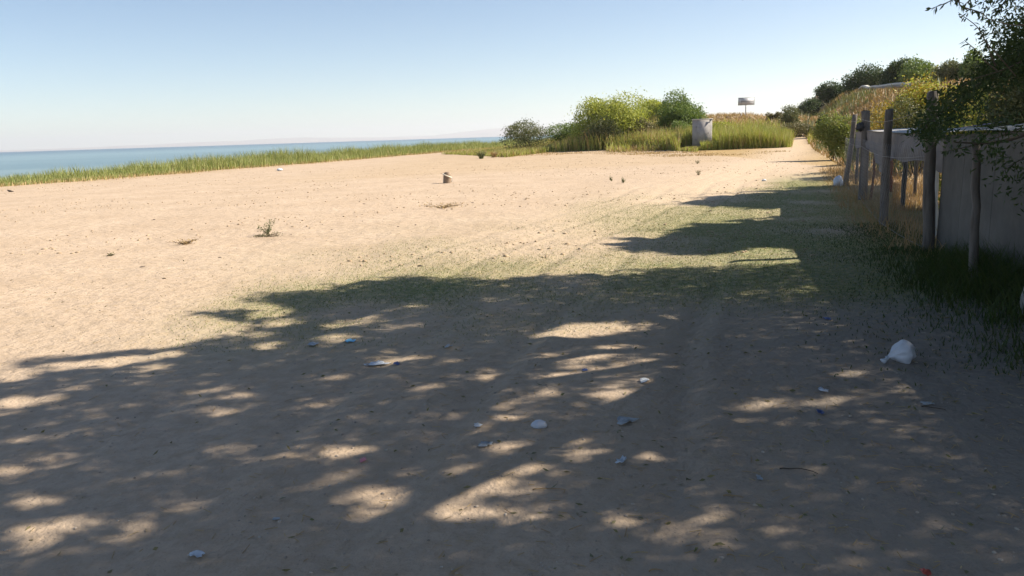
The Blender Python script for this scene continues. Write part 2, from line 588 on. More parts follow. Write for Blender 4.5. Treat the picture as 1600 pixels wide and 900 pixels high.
# ------------------------------------------------------------------ the ground: one sheet, fine near the camera
def build_ground():
    rr = [0.25]
    while rr[-1] < 2500:
        rr.append(rr[-1] * 1.017 + 0.004)
    rr = np.array(rr)
    a1 = np.radians(np.linspace(-48, 48, 430))
    a2 = np.radians(np.linspace(48, 312, 90))[1:-1]
    th = np.concatenate([a1, a2])
    n, k = len(th), len(rr)
    X = (rr[:, None] * np.sin(th)[None]).ravel()
    Y = (rr[:, None] * np.cos(th)[None]).ravel()
    Z = HZ(X, Y)
    V = np.stack([X, Y, Z], -1)
    i = np.arange(k - 1)[:, None] * n
    j = np.arange(n)[None]
    jn = (j + 1) % n
    F = np.stack([i + j, i + n + j, i + n + jn, i + jn], -1).reshape(-1, 4)
    V = np.concatenate([V, [[0, 0, HZ(0, 0)]]])
    tri = np.stack([np.arange(n), (np.arange(n) + 1) % n, np.full(n, len(V) - 1)], -1)
    X, Y = V[:, 0], V[:, 1]
    g, s, w, p = masks(X, Y)
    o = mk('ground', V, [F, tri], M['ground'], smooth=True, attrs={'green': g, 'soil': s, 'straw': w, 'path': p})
    tag(o, kind='structure')
    return o


def fence_x(y):
    return np.interp(y, [0, 6, 10, 12.6, 17, 22, 30], [3.6, 4.4, 5.3, 5.96, 7.5, 9.3, 12.2])


def masks(X, Y):
    u = shore_u(X, Y)
    d = X - path_x(Y)
    # short turf between the wheel track and the fence, and a pale worn turf band across the middle
    turf = np.exp(-((Y - (8.2 + 0.22 * X)) / 1.5) ** 2) * sst((X + 3.8) / 2.5) * sst((9 - X) / 5)
    turf2 = np.exp(-((Y - 14.5 - 0.3 * X) / 4.5) ** 2) * sst((X - 0.5) / 3) * sst((11 - X) / 4)
    turf3 = sst((fence_x(Y) - X + 0.2) / 0.6) * sst((X - fence_x(Y) + 3.2) / 2.5) * sst((Y - 6.5) / 3) * sst((30 - Y) / 6)
    mid = 0.38 * np.exp(-((Y - 11.5) / 3.5) ** 2) * sst((X + 6) / 6)
    g = np.clip(1.25 * turf + 1.2 * turf2 + 1.3 * turf3 + 0.9 * mid, 0, 1.25) * (0.55 + 0.75 * fbm(X, Y, 1.6, 31))
    g = np.clip(g, 0, 1)
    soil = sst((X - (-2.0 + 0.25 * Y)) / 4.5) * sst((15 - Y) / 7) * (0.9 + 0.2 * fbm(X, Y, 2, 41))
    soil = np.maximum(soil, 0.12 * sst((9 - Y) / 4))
    shore = sst((6 - u) / 5) * sst((Y - 5) / 10)
    bank = sst((X - foot_x(Y) + 0.8) / 2.0) * sst((Y - 10) / 6)
    fencew = np.exp(-((X - fence_x(Y) - 0.3) / 0.9) ** 2) * sst((Y - 8) / 4) * sst((34 - Y) / 5)
    behind = sst((X - fence_x(Y) - 0.3) / 1.0) * sst((Y - 9) / 3)
    mound = np.exp(-((X - 24) / 13) ** 2 - ((Y - 82) / 22) ** 2)
    edge = sst((Y - 33 - 0.25 * X) / 6) * sst((X + 14 - 0.0 * Y) / 10) * sst(-(d + 1.6) / 2.0) * 0.25
    straw = np.clip(np.maximum.reduce([0.25 * shore, bank, fencew, behind, mound, edge]), 0, 1)
    pth = np.exp(-(d / (1.3 + 0.02 * Y)) ** 2) * sst((Y - 9) / 8)
    straw = straw * (1 - 0.9 * pth)
    g = g * (1 - 0.6 * pth)
    return g, soil, straw, 0.9 * pth


ground = build_ground()

wr = np.array([25, 60, 150, 400, 1200, 4000, 12000, 26000.0])
th = np.radians(np.linspace(0, 360, 97))[:-1]
V = [[0, 0, -0.62]] + [[r * math.sin(t), r * math.cos(t), -0.62] for r in wr for t in th]
F4 = [[1 + i * 96 + j, 1 + (i + 1) * 96 + j, 1 + (i + 1) * 96 + (j + 1) % 96, 1 + i * 96 + (j + 1) % 96] for i in range(len(wr) - 1) for j in range(96)]
F3 = [[0, 1 + j, 1 + (j + 1) % 96] for j in range(96)]
tag(mk('water', V, [np.array(F4), np.array(F3)], M['water']), kind='structure')


def far_hills():
    n = 700
    th = np.radians(np.linspace(-75, 60, n))
    R = 13000.0
    px = 800 + FPX * np.tan(th)
    base = np.interp(px, [-2000, 0, 150, 330, 480, 620, 690, 760, 830, 900, 1100, 3000], [90, 18, 28, 60, 95, 45, 60, 130, 165, 120, 90, 120])
    h = base * (1 + 0.18 * fbm(px, px * 0, 60, 4, 4)) + 4
    rows = []
    for k, (dr, hf) in enumerate([(0, 0), (300, 0.35), (900, 0.75), (1700, 1.0), (2600, 0.7), (3500, 0.0)]):
        jit = 1 + 0.12 * fbm(px, px * 0 + k * 50, 25, 9 + k, 3)
        rr = R + dr
        rows.append(np.stack([rr * np.sin(th), rr * np.cos(th), -1.5 + h * hf * (jit if 0 < k < 3 else 1)], -1))
    V = np.concatenate(rows)
    i = np.arange(5)[:, None] * n
    j = np.arange(n - 1)[None]
    F = np.stack([i + j, i + j + 1, i + n + j + 1, i + n + j], -1).reshape(-1, 4)
    tag(mk('hills', V, F, M['mountain'], smooth=True), kind='structure')


far_hills()


def onground(x, y, dz=0.0):
    return np.stack([x, y, HZ(x, y) + dz], -1)


def scatter(n, x0, x1, y0, y1, fn, rg):
    x = rg.uniform(x0, x1, n)
    y = rg.uniform(y0, y1, n)
    k = rg.random(n) < fn(x, y)
    return x[k], y[k]


# ------------------------------------------------------------------ plants
def crown_pts(rg, c, r, lobes, n, low=-0.75, gap=0.0):
    c, r = np.asarray(c, float), np.asarray(r, float)
    L = []
    while len(L) < lobes:
        q = rg.uniform(-1, 1, 3)
        if np.linalg.norm(q) < 1 and q[2] > low:
            L.append(q * 0.68)
    L = np.array(L)
    lr = rg.uniform(0.18, 0.56, lobes)
    w = lr ** 2
    k = rg.choice(lobes, n, p=w / w.sum())
    d = rg.normal(size=(n, 3))
    d /= np.linalg.norm(d, axis=1)[:, None]
    rad = lr[k] * (0.55 + 0.5 * rg.random(n) ** 0.6)
    rad = rad * np.where(rg.random(n) < 0.13, rg.uniform(1.0, 1.5, n), 1.0)
    q = L[k] + d * rad[:, None]
    q[:, 2] = np.maximum(q[:, 2], -1.0 + 0.1 * rg.random(n))
    return c + q * r, L * r + c


def plant(name, label, cat, base, c_off, r, mat, n, leaf, lobes=16, trunk=True, group=None, seed=1, stem_r=0.05, crown_name='crown', droop=0.0, accent=None, gap=0.0):
    rg = np.random.default_rng(seed)
    base = np.asarray(base, float)
    t = thing(name, base, label, cat, group)
    c = base + np.asarray(c_off, float)
    P, L = crown_pts(rg, c, r, lobes, n, gap=gap)
    P[:, 2] = np.maximum(P[:, 2], base[2] + 0.02)
    V, F = leaves(P, leaf, leaf * 0.55, rg, droop)
    mk(crown_name, V, F, mat, t)
    if accent:
        k = rg.random(n) < accent[1]
        top = P[k]
        top = top[top[:, 2] > c[2] - 0.1 * r[2]]
        V, F = leaves(top + np.array([0, 0, 0.03]), leaf * 1.1, leaf * 0.6, rg)
        mk(accent[2], V, F, accent[0], t)['kind'] = 'stuff'
    parts = []
    zt = base[2]
    if trunk:
        top = np.array([c[0], c[1], c[2] - 0.2 * r[2]])
        P0 = curve_pts([base - [0, 0, 0.15], base + (top - base) * 0.5 + rg.normal(size=3) * 0.03 * r[0], top], 7)
        V, F = tube(P0, np.linspace(stem_r, stem_r * 0.6, 7), 7)
        mk('trunk', V, F, M['bark'], t)
        for q in L[:7]:
            parts.append(tube(curve_pts([top - [0, 0, 0.15 * r[2]], (top + q) / 2 + rg.normal(size=3) * 0.05 * r[0], q], 6), np.linspace(stem_r * 0.5, stem_r * 0.12, 6), 5))
        V, F = join(parts)
        mk('branches', V, F, M['bark'], t)
    else:
        for q in L[:9]:
            b0 = base + np.append(rg.normal(size=2) * 0.12 * np.asarray(r)[:2], -0.05)
            parts.append(tube(curve_pts([b0, (b0 + q) / 2 + rg.normal(size=3) * 0.04, q], 5), np.linspace(stem_r * 0.5, stem_r * 0.15, 5), 4))
        V, F = join(parts)
        mk('stems', V, F, M['bark'], t)
    return t


def plant_px(name, label, cat, x0, x1, ytop, Y, mat, n, leaf, zbase=None, depth=None, **kw):
    """a shrub or tree standing at ground distance Y whose outline spans x0..x1 and reaches up to ytop"""
    cx = (x0 + x1) / 2
    p = at(cx, ytop, Y)
    gx, gz = p[0], float(HZ(p[0], Y))
    top = p[2] + 0.0
    h = top - gz
    rx = (x1 - x0) / 2 / FPX * Y
    low = kw.pop('low', 0.0)
    rz = (h - low) / 2 * 1.12
    cz = top - rz * 1.0 - gz
    return plant(name, label, cat, (gx, Y, gz), (0, 0, cz), (rx, depth or rx * 0.9, rz), mat, n, leaf, **kw)


# trees and shrubs on the spit, left to right
plant_px('shrub', 'dark grey-green shrub at the left end of the lakeside thicket, nearest the open water', 'shrub', 778, 868, 183, 76, M['leaf_olive'], 6500, 0.14, depth=2.2, lobes=14, trunk=False, seed=3, crown_name='foliage')
plant_px('shrub', 'dull green shrub between the dark lakeside shrub and the round yellow-green tree', 'shrub', 850, 935, 188, 74, M['leaf_mid'], 5500, 0.13, depth=2.0, lobes=12, trunk=False, seed=4, crown_name='foliage')
plant_px('shrub', 'broad pale-plumed shrub below and in front of the round yellow-green tree', 'shrub', 905, 985, 183, 67.5, M['leaf_olive'], 7000, 0.13, depth=1.2, lobes=14, trunk=False, seed=51, crown_name='foliage')
plant_px('shrub', 'pinkish dry shrub in front of the small tree between the two large ones', 'shrub', 965, 1035, 180, 68.5, M['leaf_brown'], 6500, 0.13, depth=1.2, lobes=13, trunk=False, seed=52, crown_name='foliage')
plant_px('shrub', 'dull green shrub at the foot of the dark green tree', 'shrub', 1020, 1088, 183, 67, M['leaf_mid'], 6000, 0.12, depth=1.2, lobes=13, trunk=False, seed=53, crown_name='foliage')
plant_px('shrub', 'low yellow-green shrub behind the concrete box', 'shrub', 1080, 1150, 184, 72, M['leaf_yellow'], 5500, 0.12, depth=1.0, lobes=13, trunk=False, seed=54, crown_name='foliage')
plant_px('round_tree', 'low round yellow-green tree on the lakeside spit', 'tree', 893, 1007, 142, 70, M['leaf_yellow'], 28000, 0.17, lobes=34, seed=5, stem_r=0.12, droop=0.3)
plant_px('round_tree', 'small yellow-green tree wedged between the round yellow tree and the dark green tree', 'tree', 985, 1062, 153, 84, M['leaf_yellow'], 13000, 0.18, lobes=14, seed=6, stem_r=0.10)
plant_px('round_tree', 'dark green bushy tree right of the yellow-green tree, with a shaded left side', 'tree', 1028, 1108, 139, 72, M['leaf_mid'], 24000, 0.16, lobes=26, seed=58, stem_r=0.12, accent=None)
plant_px('shrub', 'scrubby grey-green bush on the rubble rise, right of the roadside sign', 'shrub', 1196, 1222, 172, 82, M['leaf_brown'], 1800, 0.14, lobes=8, trunk=False, seed=9, crown_name='foliage')
plant_px('shrub', 'taller grey-green bush at the foot of the bank, right of the rubble rise', 'shrub', 1212, 1256, 164, 78, M['leaf_olive'], 4000, 0.14, lobes=10, trunk=False, seed=10, crown_name='foliage')
plant_px('shrub', 'olive brown shrub where the sandy track disappears', 'shrub', 1218, 1282, 189, 70, M['leaf_brown'], 5500, 0.13, lobes=12, trunk=False, seed=12, crown_name='foliage')
plant_px('shrub', 'dark shrub on the bank foot above the end of the track', 'shrub', 1272, 1304, 180, 68, M['leaf_dark'], 3000, 0.12, lobes=9, trunk=False, seed=13, crown_name='foliage')
plant_px('shrub', 'bright green feathery shrub beside the track, left of the farthest fence post', 'shrub', 1274, 1345, 172, 38, M['leaf_bright'], 10000, 0.10, lobes=18, trunk=False, seed=14, crown_name='foliage')
plant_px('shrub', 'bright green shrub seen between the two farthest fence posts', 'shrub', 1320, 1385, 182, 33, M['leaf_bright'], 7500, 0.09, lobes=14, trunk=False, seed=15, crown_name='foliage')
# bushes behind the fence
plant_px('shrub', 'golden flowering bush on the bank behind the fence', 'shrub', 1395, 1522, 108, 25, M['leaf_yellow'], 10000, 0.08, lobes=24, trunk=False, seed=17, crown_name='foliage', accent=(M['leaf_gold'], 0.8, 'flowers'), depth=1.6)
plant_px('shrub', 'low golden bush on the bank just left of the large flowering one', 'shrub', 1352, 1432, 140, 28, M['leaf_gold'], 5500, 0.08, lobes=14, trunk=False, seed=18, crown_name='foliage', depth=1.2)
plant_px('shrub', 'dark olive bush directly behind the covered part of the fence', 'shrub', 1386, 1480, 136, 24, M['leaf_olive'], 9000, 0.065, lobes=20, trunk=False, seed=19, crown_name='foliage', depth=1.2)
plant_px('shrub', 'olive and yellow bush behind the grey sheet wall at the right edge', 'shrub', 1470, 1612, 112, 13.2, M['leaf_yellow'], 11000, 0.055, lobes=24, trunk=False, seed=20, crown_name='foliage', accent=(M['leaf_gold'], 0.10, 'flowers'), depth=0.8)
plant_px('tall_shrub', 'tall dark bush rising at the right edge behind the grey wall', 'shrub', 1542, 1660, 34, 11.6, M['leaf_olive'], 13000, 0.06, lobes=24, trunk=False, seed=21, crown_name='foliage', depth=0.7)
# trees on the plateau
for k, (x0, x1, yt, Y, mt, lb) in enumerate([
        (1238, 1290, 146, 165, 'leaf_dark', 'farthest and lowest dark tree at the left end of the row on the bank'),
        (1274, 1332, 128, 140, 'leaf_dark', 'small dark tree second from the left in the row on the bank'),
        (1314, 1394, 98, 118, 'leaf_dark', 'broad dark green tree standing clear on the bank above the pale crest line'),
        (1374, 1432, 88, 112, 'leaf_dark', 'tall dark green tree on the bank, right of the broad dark one'),
        (1404, 1476, 91, 104, 'leaf_mid', 'mid green tree on the bank above the golden flowering bush'),
        (1462, 1520, 92, 98, 'leaf_olive', 'olive coloured tree on the bank left of the hanging twigs'),
        (1498, 1550, 74, 95, 'leaf_mid', 'tallest tree on the bank, behind the hanging twigs')]):
    plant_px('bank_tree', lb, 'tree', x0, x1, yt, Y, M[mt], 9000, 0.30 if Y > 130 else 0.26, lobes=15, seed=30 + k, stem_r=0.18, group='trees along the top of the bank')


# ------------------------------------------------------------------ grass and reeds nobody could count
def blade_stuff(name, x, y, h, w, mat, rg, lean=0.25, bend=0.3, dz=-0.01):
    V, F = blades(onground(x, y, dz), h, w, rg, lean, bend)
    return tag(mk(name, V, F, mat), kind='stuff')


rg = np.random.default_rng(5)
# shore reeds
def f_reed(x, y):
    u = shore_u(x, y) + 1.2 * fbm(x, y, 5, 60)
    px, py, _ = proj(onground(x, y))
    return (sst((u + 7) / 1.5) * sst((0.8 - u) / 1.5)) * (0.55 + 0.6 * fbm(x, y, 3, 61))
yy = 8 + 150 * rg.random(420000) ** 1.25
uu = rg.uniform(-8, 2.2, len(yy))
xx = uu / 0.949 - 27 + 0.333 * (yy - 42)
k = rg.random(len(yy)) < f_reed(xx, yy) * 0.42
xx, yy = xx[k], yy[k]
u_ = shore_u(xx, yy)
hh = 0.74 * (0.75 + 1.35 * sst((yy - 38) / 26)) * (0.45 + 0.75 * sst((0.5 - u_) / 3.5)) * (0.75 + 0.35 * fbm(xx, yy, 2.5, 62)) * (0.7 + 0.5 * rg.random(len(xx)))
o = blade_stuff('shore_reeds', xx, yy, hh, 0.028 + 0.0003 * yy, M['reed'], rg, 0.2)
tag(o, 'belt of green reeds and grass between the beach and the lake', 'reeds')
k = (shore_u(xx, yy) > -2.0) & (rg.random(len(xx)) < 0.5)
o = blade_stuff('dry_shore_grass', xx[k] + 1.0 + rg.normal(size=k.sum()) * 0.5, yy[k], 0.22 * (0.5 + rg.random(k.sum())), 0.03, M['straw'], rg, 0.5)
tag(o, 'dry straw fringe at the foot of the shore reeds', 'dry grass')


def poly_scatter(n, poly, Y0, Y1, rg, dens=None):
    """n plants on the ground inside an outline measured on the photograph"""
    xs = [p[0] for p in poly]
    k1 = (min(xs) - 800) / FPX
    k2 = (max(xs) - 800) / FPX
    y = rg.uniform(Y0, Y1, n * 6)
    x = rg.uniform(0, 1, n * 6) * (k2 - k1) * y + k1 * y + rg.normal(size=n * 6) * 0.1
    q = onground(x, y)
    px, py, _ = proj(q)
    k = in_poly(px, py, poly)
    if dens is not None:
        k &= rg.random(len(x)) < dens(x, y)
    return x[k][:n], y[k][:n]


# tall reedy grass in front of the lakeside trees
x, y = poly_scatter(30000, [(690, 241), (740, 243), (790, 246), (860, 238), (1000, 233), (1090, 238), (1100, 205), (1000, 200), (860, 205), (770, 222), (700, 233)], 52, 84, rg)
px, py, _ = proj(onground(x, y))
h = (0.35 + 0.15 * sst((px - 740) / 60) + 1.15 * sst((px - 820) / 120)) * np.where((px > 1062) & (y < 61.4), 0.2, 1) * (0.7 + 0.5 * rg.random(len(x))) * (0.85 + 0.3 * fbm(x, y, 2.5, 70))
tag(blade_stuff('lakeside_grass', x, y, h, 0.05, M['reed2'], rg, 0.22), 'tall yellow-green grass in front of the lakeside trees', 'tall grass')
k = rg.random(len(x)) < 0.33
tag(blade_stuff('lakeside_grass_plumes', x[k], y[k], h[k] * 1.15, 0.05, M['straw'], rg, 0.22), 'pale dry plumes among the lakeside grass', 'dry grass')
# clump right of the concrete box
x = rg.uniform(12.5, 24, 34000)
y = rg.uniform(58.5, 67, 34000)
px, py, _ = proj(onground(x, y))
k = (px > 1070) & (px < 1238) & (rg.random(len(x)) < sst((1240 - px) / 14) * (0.7 + 0.4 * fbm(x, y, 2, 71)))
x, y, px = x[k], y[k], px[k]
h = (1.9 - 0.5 * sst((px - 1190) / 50)) * (0.55 + 0.5 * rg.random(len(x))) * (0.9 + 0.25 * fbm(x, y, 1.6, 72))
k = (px < 1122) & (y < 61.4)
h = np.where(k, h * np.where(px < 1097, 0.22, 0.5), h)
tag(blade_stuff('track_side_grass', x, y, h, 0.045, M['reed2'], rg, 0.28), 'dense bright green grass clump between the concrete box and the track', 'tall grass')
k = rg.random(len(x)) < 0.12
tag(blade_stuff('track_side_dry_stalks', x[k], y[k], h[k] * 1.1, 0.04, M['straw'], rg, 0.3), 'dry stalks standing in the track-side grass clump', 'dry grass')
# straw skirt along the front of the thicket and on the rise
x, y = poly_scatter(14000, [(780, 246), (820, 246), (900, 240), (1060, 246), (1235, 240), (1240, 222), (1090, 232), (880, 232), (780, 238)], 44, 76, rg, lambda x, y: 0.12 + 1.1 * fbm(x, y, 2.0, 73))
tag(blade_stuff('straw_skirt', x, y, 0.10 * (0.4 + rg.random(len(x))), 0.03, M['straw'], rg, 0.9), 'short dry straw at the sandy edge in front of the thicket', 'dry grass')
# dry grass on the mound around the sign
x = rg.uniform(8, 36, 26000); y = rg.uniform(62, 100, 26000)
k = (x < foot_x(y)) & (np.abs(x - path_x(y)) > 1.2)
x, y = x[k], y[k]
tag(blade_stuff('mound_grass', x, y, 0.45 * (0.4 + rg.random(len(x))), 0.05, M['straw'], rg, 0.5), 'pale dry grass on the rubble rise around the sign', 'dry grass')
k = (rg.random(len(x)) < 0.5) & (y < 80)
tag(blade_stuff('mound_weeds', x[k], y[k], 0.75 * (0.4 + rg.random(k.sum())), 0.06, M['reed2'], rg, 0.4), 'yellow-green weeds below the rubble rise', 'weeds')
# bank
def bankpts(n, seed):
    r = np.random.default_rng(seed)
    y = 21 + 125 * r.random(n) ** 1.3
    x = foot_x(y) - 0.8 + 13 * r.random(n)
    return x, y
x, y = bankpts(62000, 3)
tag(blade_stuff('bank_grass', x, y, (0.11 + 0.0022 * y) * (0.5 + rg.random(len(x))), 0.022 + 0.0005 * y, M['orange'], rg, 0.9), 'rusty dry grass covering the bank', 'dry grass')
x, y = bankpts(14000, 4)
s = (x - foot_x(y)) / 8
k = (fbm(x, y, 5, 80) > 0.0) & (s < 0.8)
x, y = x[k], y[k]
tag(blade_stuff('bank_weeds', x, y, (0.5 + 0.004 * y) * (0.5 + rg.random(len(x))), 0.04 + 0.0007 * y, M['leaf_olive'], rg, 0.5), 'olive weeds scattered over the bank', 'weeds')

# behind and under the fence
x = rg.uniform(4, 14, 60000); y = rg.uniform(9, 30, 60000)
d = x - fence_x(y)
k = (d > -0.5) & (d < 5) & (rg.random(len(x)) < np.where(d < 0.6, 0.55, 0.55) * (0.6 + 0.5 * fbm(x, y, 1.2, 81)))
x, y, d = x[k], y[k], d[k]
tag(blade_stuff('fence_dry_grass', x, y, (0.055 + 0.24 * np.exp(-((d - 0.1) / 0.4) ** 2)) * (0.4 + rg.random(len(x))), 0.012, M['orange'], rg, 0.45), 'dry brown grass growing under and behind the fence', 'dry grass')
x = rg.uniform(1.5, 8, 150000); y = rg.uniform(4.6, 13, 150000)
d = fence_x(y) - x
k = (d > -0.4) & (d < 2.2) & (rg.random(len(x)) < np.exp(-np.maximum(d - 0.35, 0) / 0.5) * np.clip(0.7 + 1.3 * fbm(x, y, 0.7, 82), 0, 1) * sst((y - 4.4) / 0.8))
x, y, d = x[k], y[k], d[k]
tag(blade_stuff('fence_weeds', x, y, (0.035 + 0.36 * np.exp(-(np.maximum(d, 0) / 0.65) ** 2) * sst((10.5 - y) / 3)) * (0.4 + rg.random(len(x))), 0.009, M['weed'], rg, 0.5, 0.5), 'dark green weeds along the foot of the fence and grey wall', 'weeds')
x, y = poly_scatter(4200, [(1395, 286), (1485, 283), (1485, 330), (1395, 330)], 13, 21, rg)
tag(blade_stuff('sunlit_dry_grass', x, y, 0.13 * (0.4 + rg.random(len(x))), 0.014, M['orange'], rg, 0.5), 'rusty sunlit dry grass seen through the gap under the draped cloth', 'dry grass')
# short turf
x = rg.uniform(-4, 10, 420000); y = rg.uniform(6, 24, 420000)
g, s, w, p = masks(x, y)
k = rg.random(len(x)) < np.clip(g * 1.9 - 0.15, 0, 1) * np.clip(1.3 - (y - 8) / 22, 0.25, 1)
x, y = x[k], y[k]
n_turf = len(x)
o = blade_stuff('turf', x, y, 0.018 * (0.4 + rg.random(len(x))), 0.006, M['lawn'], rg, 0.9, 0.8, 0.0)
tag(o, 'worn short grass between the sandy track and the fence', 'grass')


# ------------------------------------------------------------------ pebbles, clods, straw bits
def lumps(name, x, y, r, flat, mat, label, cat, seed=0):
    r_ = np.random.default_rng(seed)
    V0, F0 = ICO1
    n = len(x)
    s = r[:, None] * r_.uniform(0.6, 1.3, (n, 3)) * np.array([1, 1, flat])
    V = onground(x, y)[:, None] + V0[None] * s[:, None] * r_.uniform(0.8, 1.2, (n, len(V0), 1)) + np.array([0, 0, 0.1]) * r[:, None, None] * flat
    F = (np.arange(n)[:, None, None] * len(V0) + F0[None]).reshape(-1, 3)
    return tag(mk(name, V.reshape(-1, 3), F, mat), label, cat, kind='stuff')


def polar(n, r0, r1, a0, a1, p=1.0, rg=rg):
    r = r0 + (r1 - r0) * rg.random(n) ** p
    a = np.radians(rg.uniform(a0, a1, n))
    return r * np.sin(a), r * np.cos(a)


x, y = polar(5200, 2.4, 16, -42, 42, 1.1)
lumps('pebbles', x, y, 0.0035 + 0.008 * rg.random(len(x)) ** 3, 0.6, M['pebble'], 'pebbles strewn over the shaded foreground ground', 'pebbles', 1)
x, y = polar(16000, 10, 55, -40, 22, 1.0)
k = (shore_u(x, y) > 3) & (fbm(x, y, 3, 90) > 0.0)
x, y = x[k], y[k]
lumps('sand_clods', x, y, 0.008 + 0.034 * rg.random(len(x)) ** 6, 0.6, M['clod'], 'small clods and crusts on the sunlit beach', 'clods', 2)
x, y = polar(700, 10, 50, -38, 20, 1.0)
k = (shore_u(x, y) > 3)
x, y = x[k], y[k]
lumps('dark_debris', x, y, 0.006 + 0.03 * rg.random(len(x)) ** 5, 0.4, M['char'], 'dark bits of debris scattered on the beach', 'debris', 3)
# straw bits
x, y = polar(11000, 2.5, 14, -30, 42, 1.0)
k = rg.random(len(x)) < np.clip(0.25 + 0.35 * x / 3, 0.08, 1)
x, y = x[k], y[k]
n = len(x)
a = rg.uniform(0, math.pi, n)
L = rg.uniform(0.015, 0.06, n)
d = np.stack([np.cos(a), np.sin(a), 0.15 * rg.normal(size=n)], -1) * L[:, None] / 2
s = np.stack([-np.sin(a), np.cos(a), np.zeros(n)], -1) * 0.0018
P = onground(x, y, 0.006)
z = np.array([0, 0, 0.002])
V = np.stack([P - d - s, P + d - s, P + d + s, P - d + s, P - d + z, P + d + z], 1).reshape(-1, 3)
k = np.arange(n)[:, None] * 6
F = [k + np.array([[0, 1, 5, 4]]), k + np.array([[2, 3, 4, 5]]), k + np.array([[0, 3, 2, 1]])]
tag(mk('straw_bits', V, F, M['straw']), 'straw and dry stem bits lying on the ground', 'straw', kind='stuff')
# fallen leaves
x, y = polar(3800, 2.5, 12, -35, 42, 1.0)
k = rg.random(len(x)) < np.clip(0.25 + 0.3 * x / 3, 0.1, 1)
P = onground(x[k], y[k], 0.006)
V, F = leaves(P, 0.035, 0.014, rg, dirs=np.stack([rg.normal(size=len(P)), rg.normal(size=len(P)), 0.15 * rg.normal(size=len(P))], -1))
tag(mk('fallen_leaves', V, F, M['leaf_brown']), 'small fallen leaves on the shaded ground', 'leaves', kind='stuff')
# rubble along the crest of the rise
x = rg.uniform(12, 32, 700); y = rg.uniform(80, 92, 700)
k = np.abs(x - path_x(y)) > 0.5
lumps('rubble', x[k], y[k], 0.08 + 0.25 * rg.random(k.sum()) ** 2, 0.6, M['rock'], 'brown and pale rubble along the crest of the rise by the sign', 'rubble', 5)


# ------------------------------------------------------------------ the big shade trees: crowns cut to the shadows they throw
AX, AY = SD[0] / SD[2], SD[1] / SD[2]


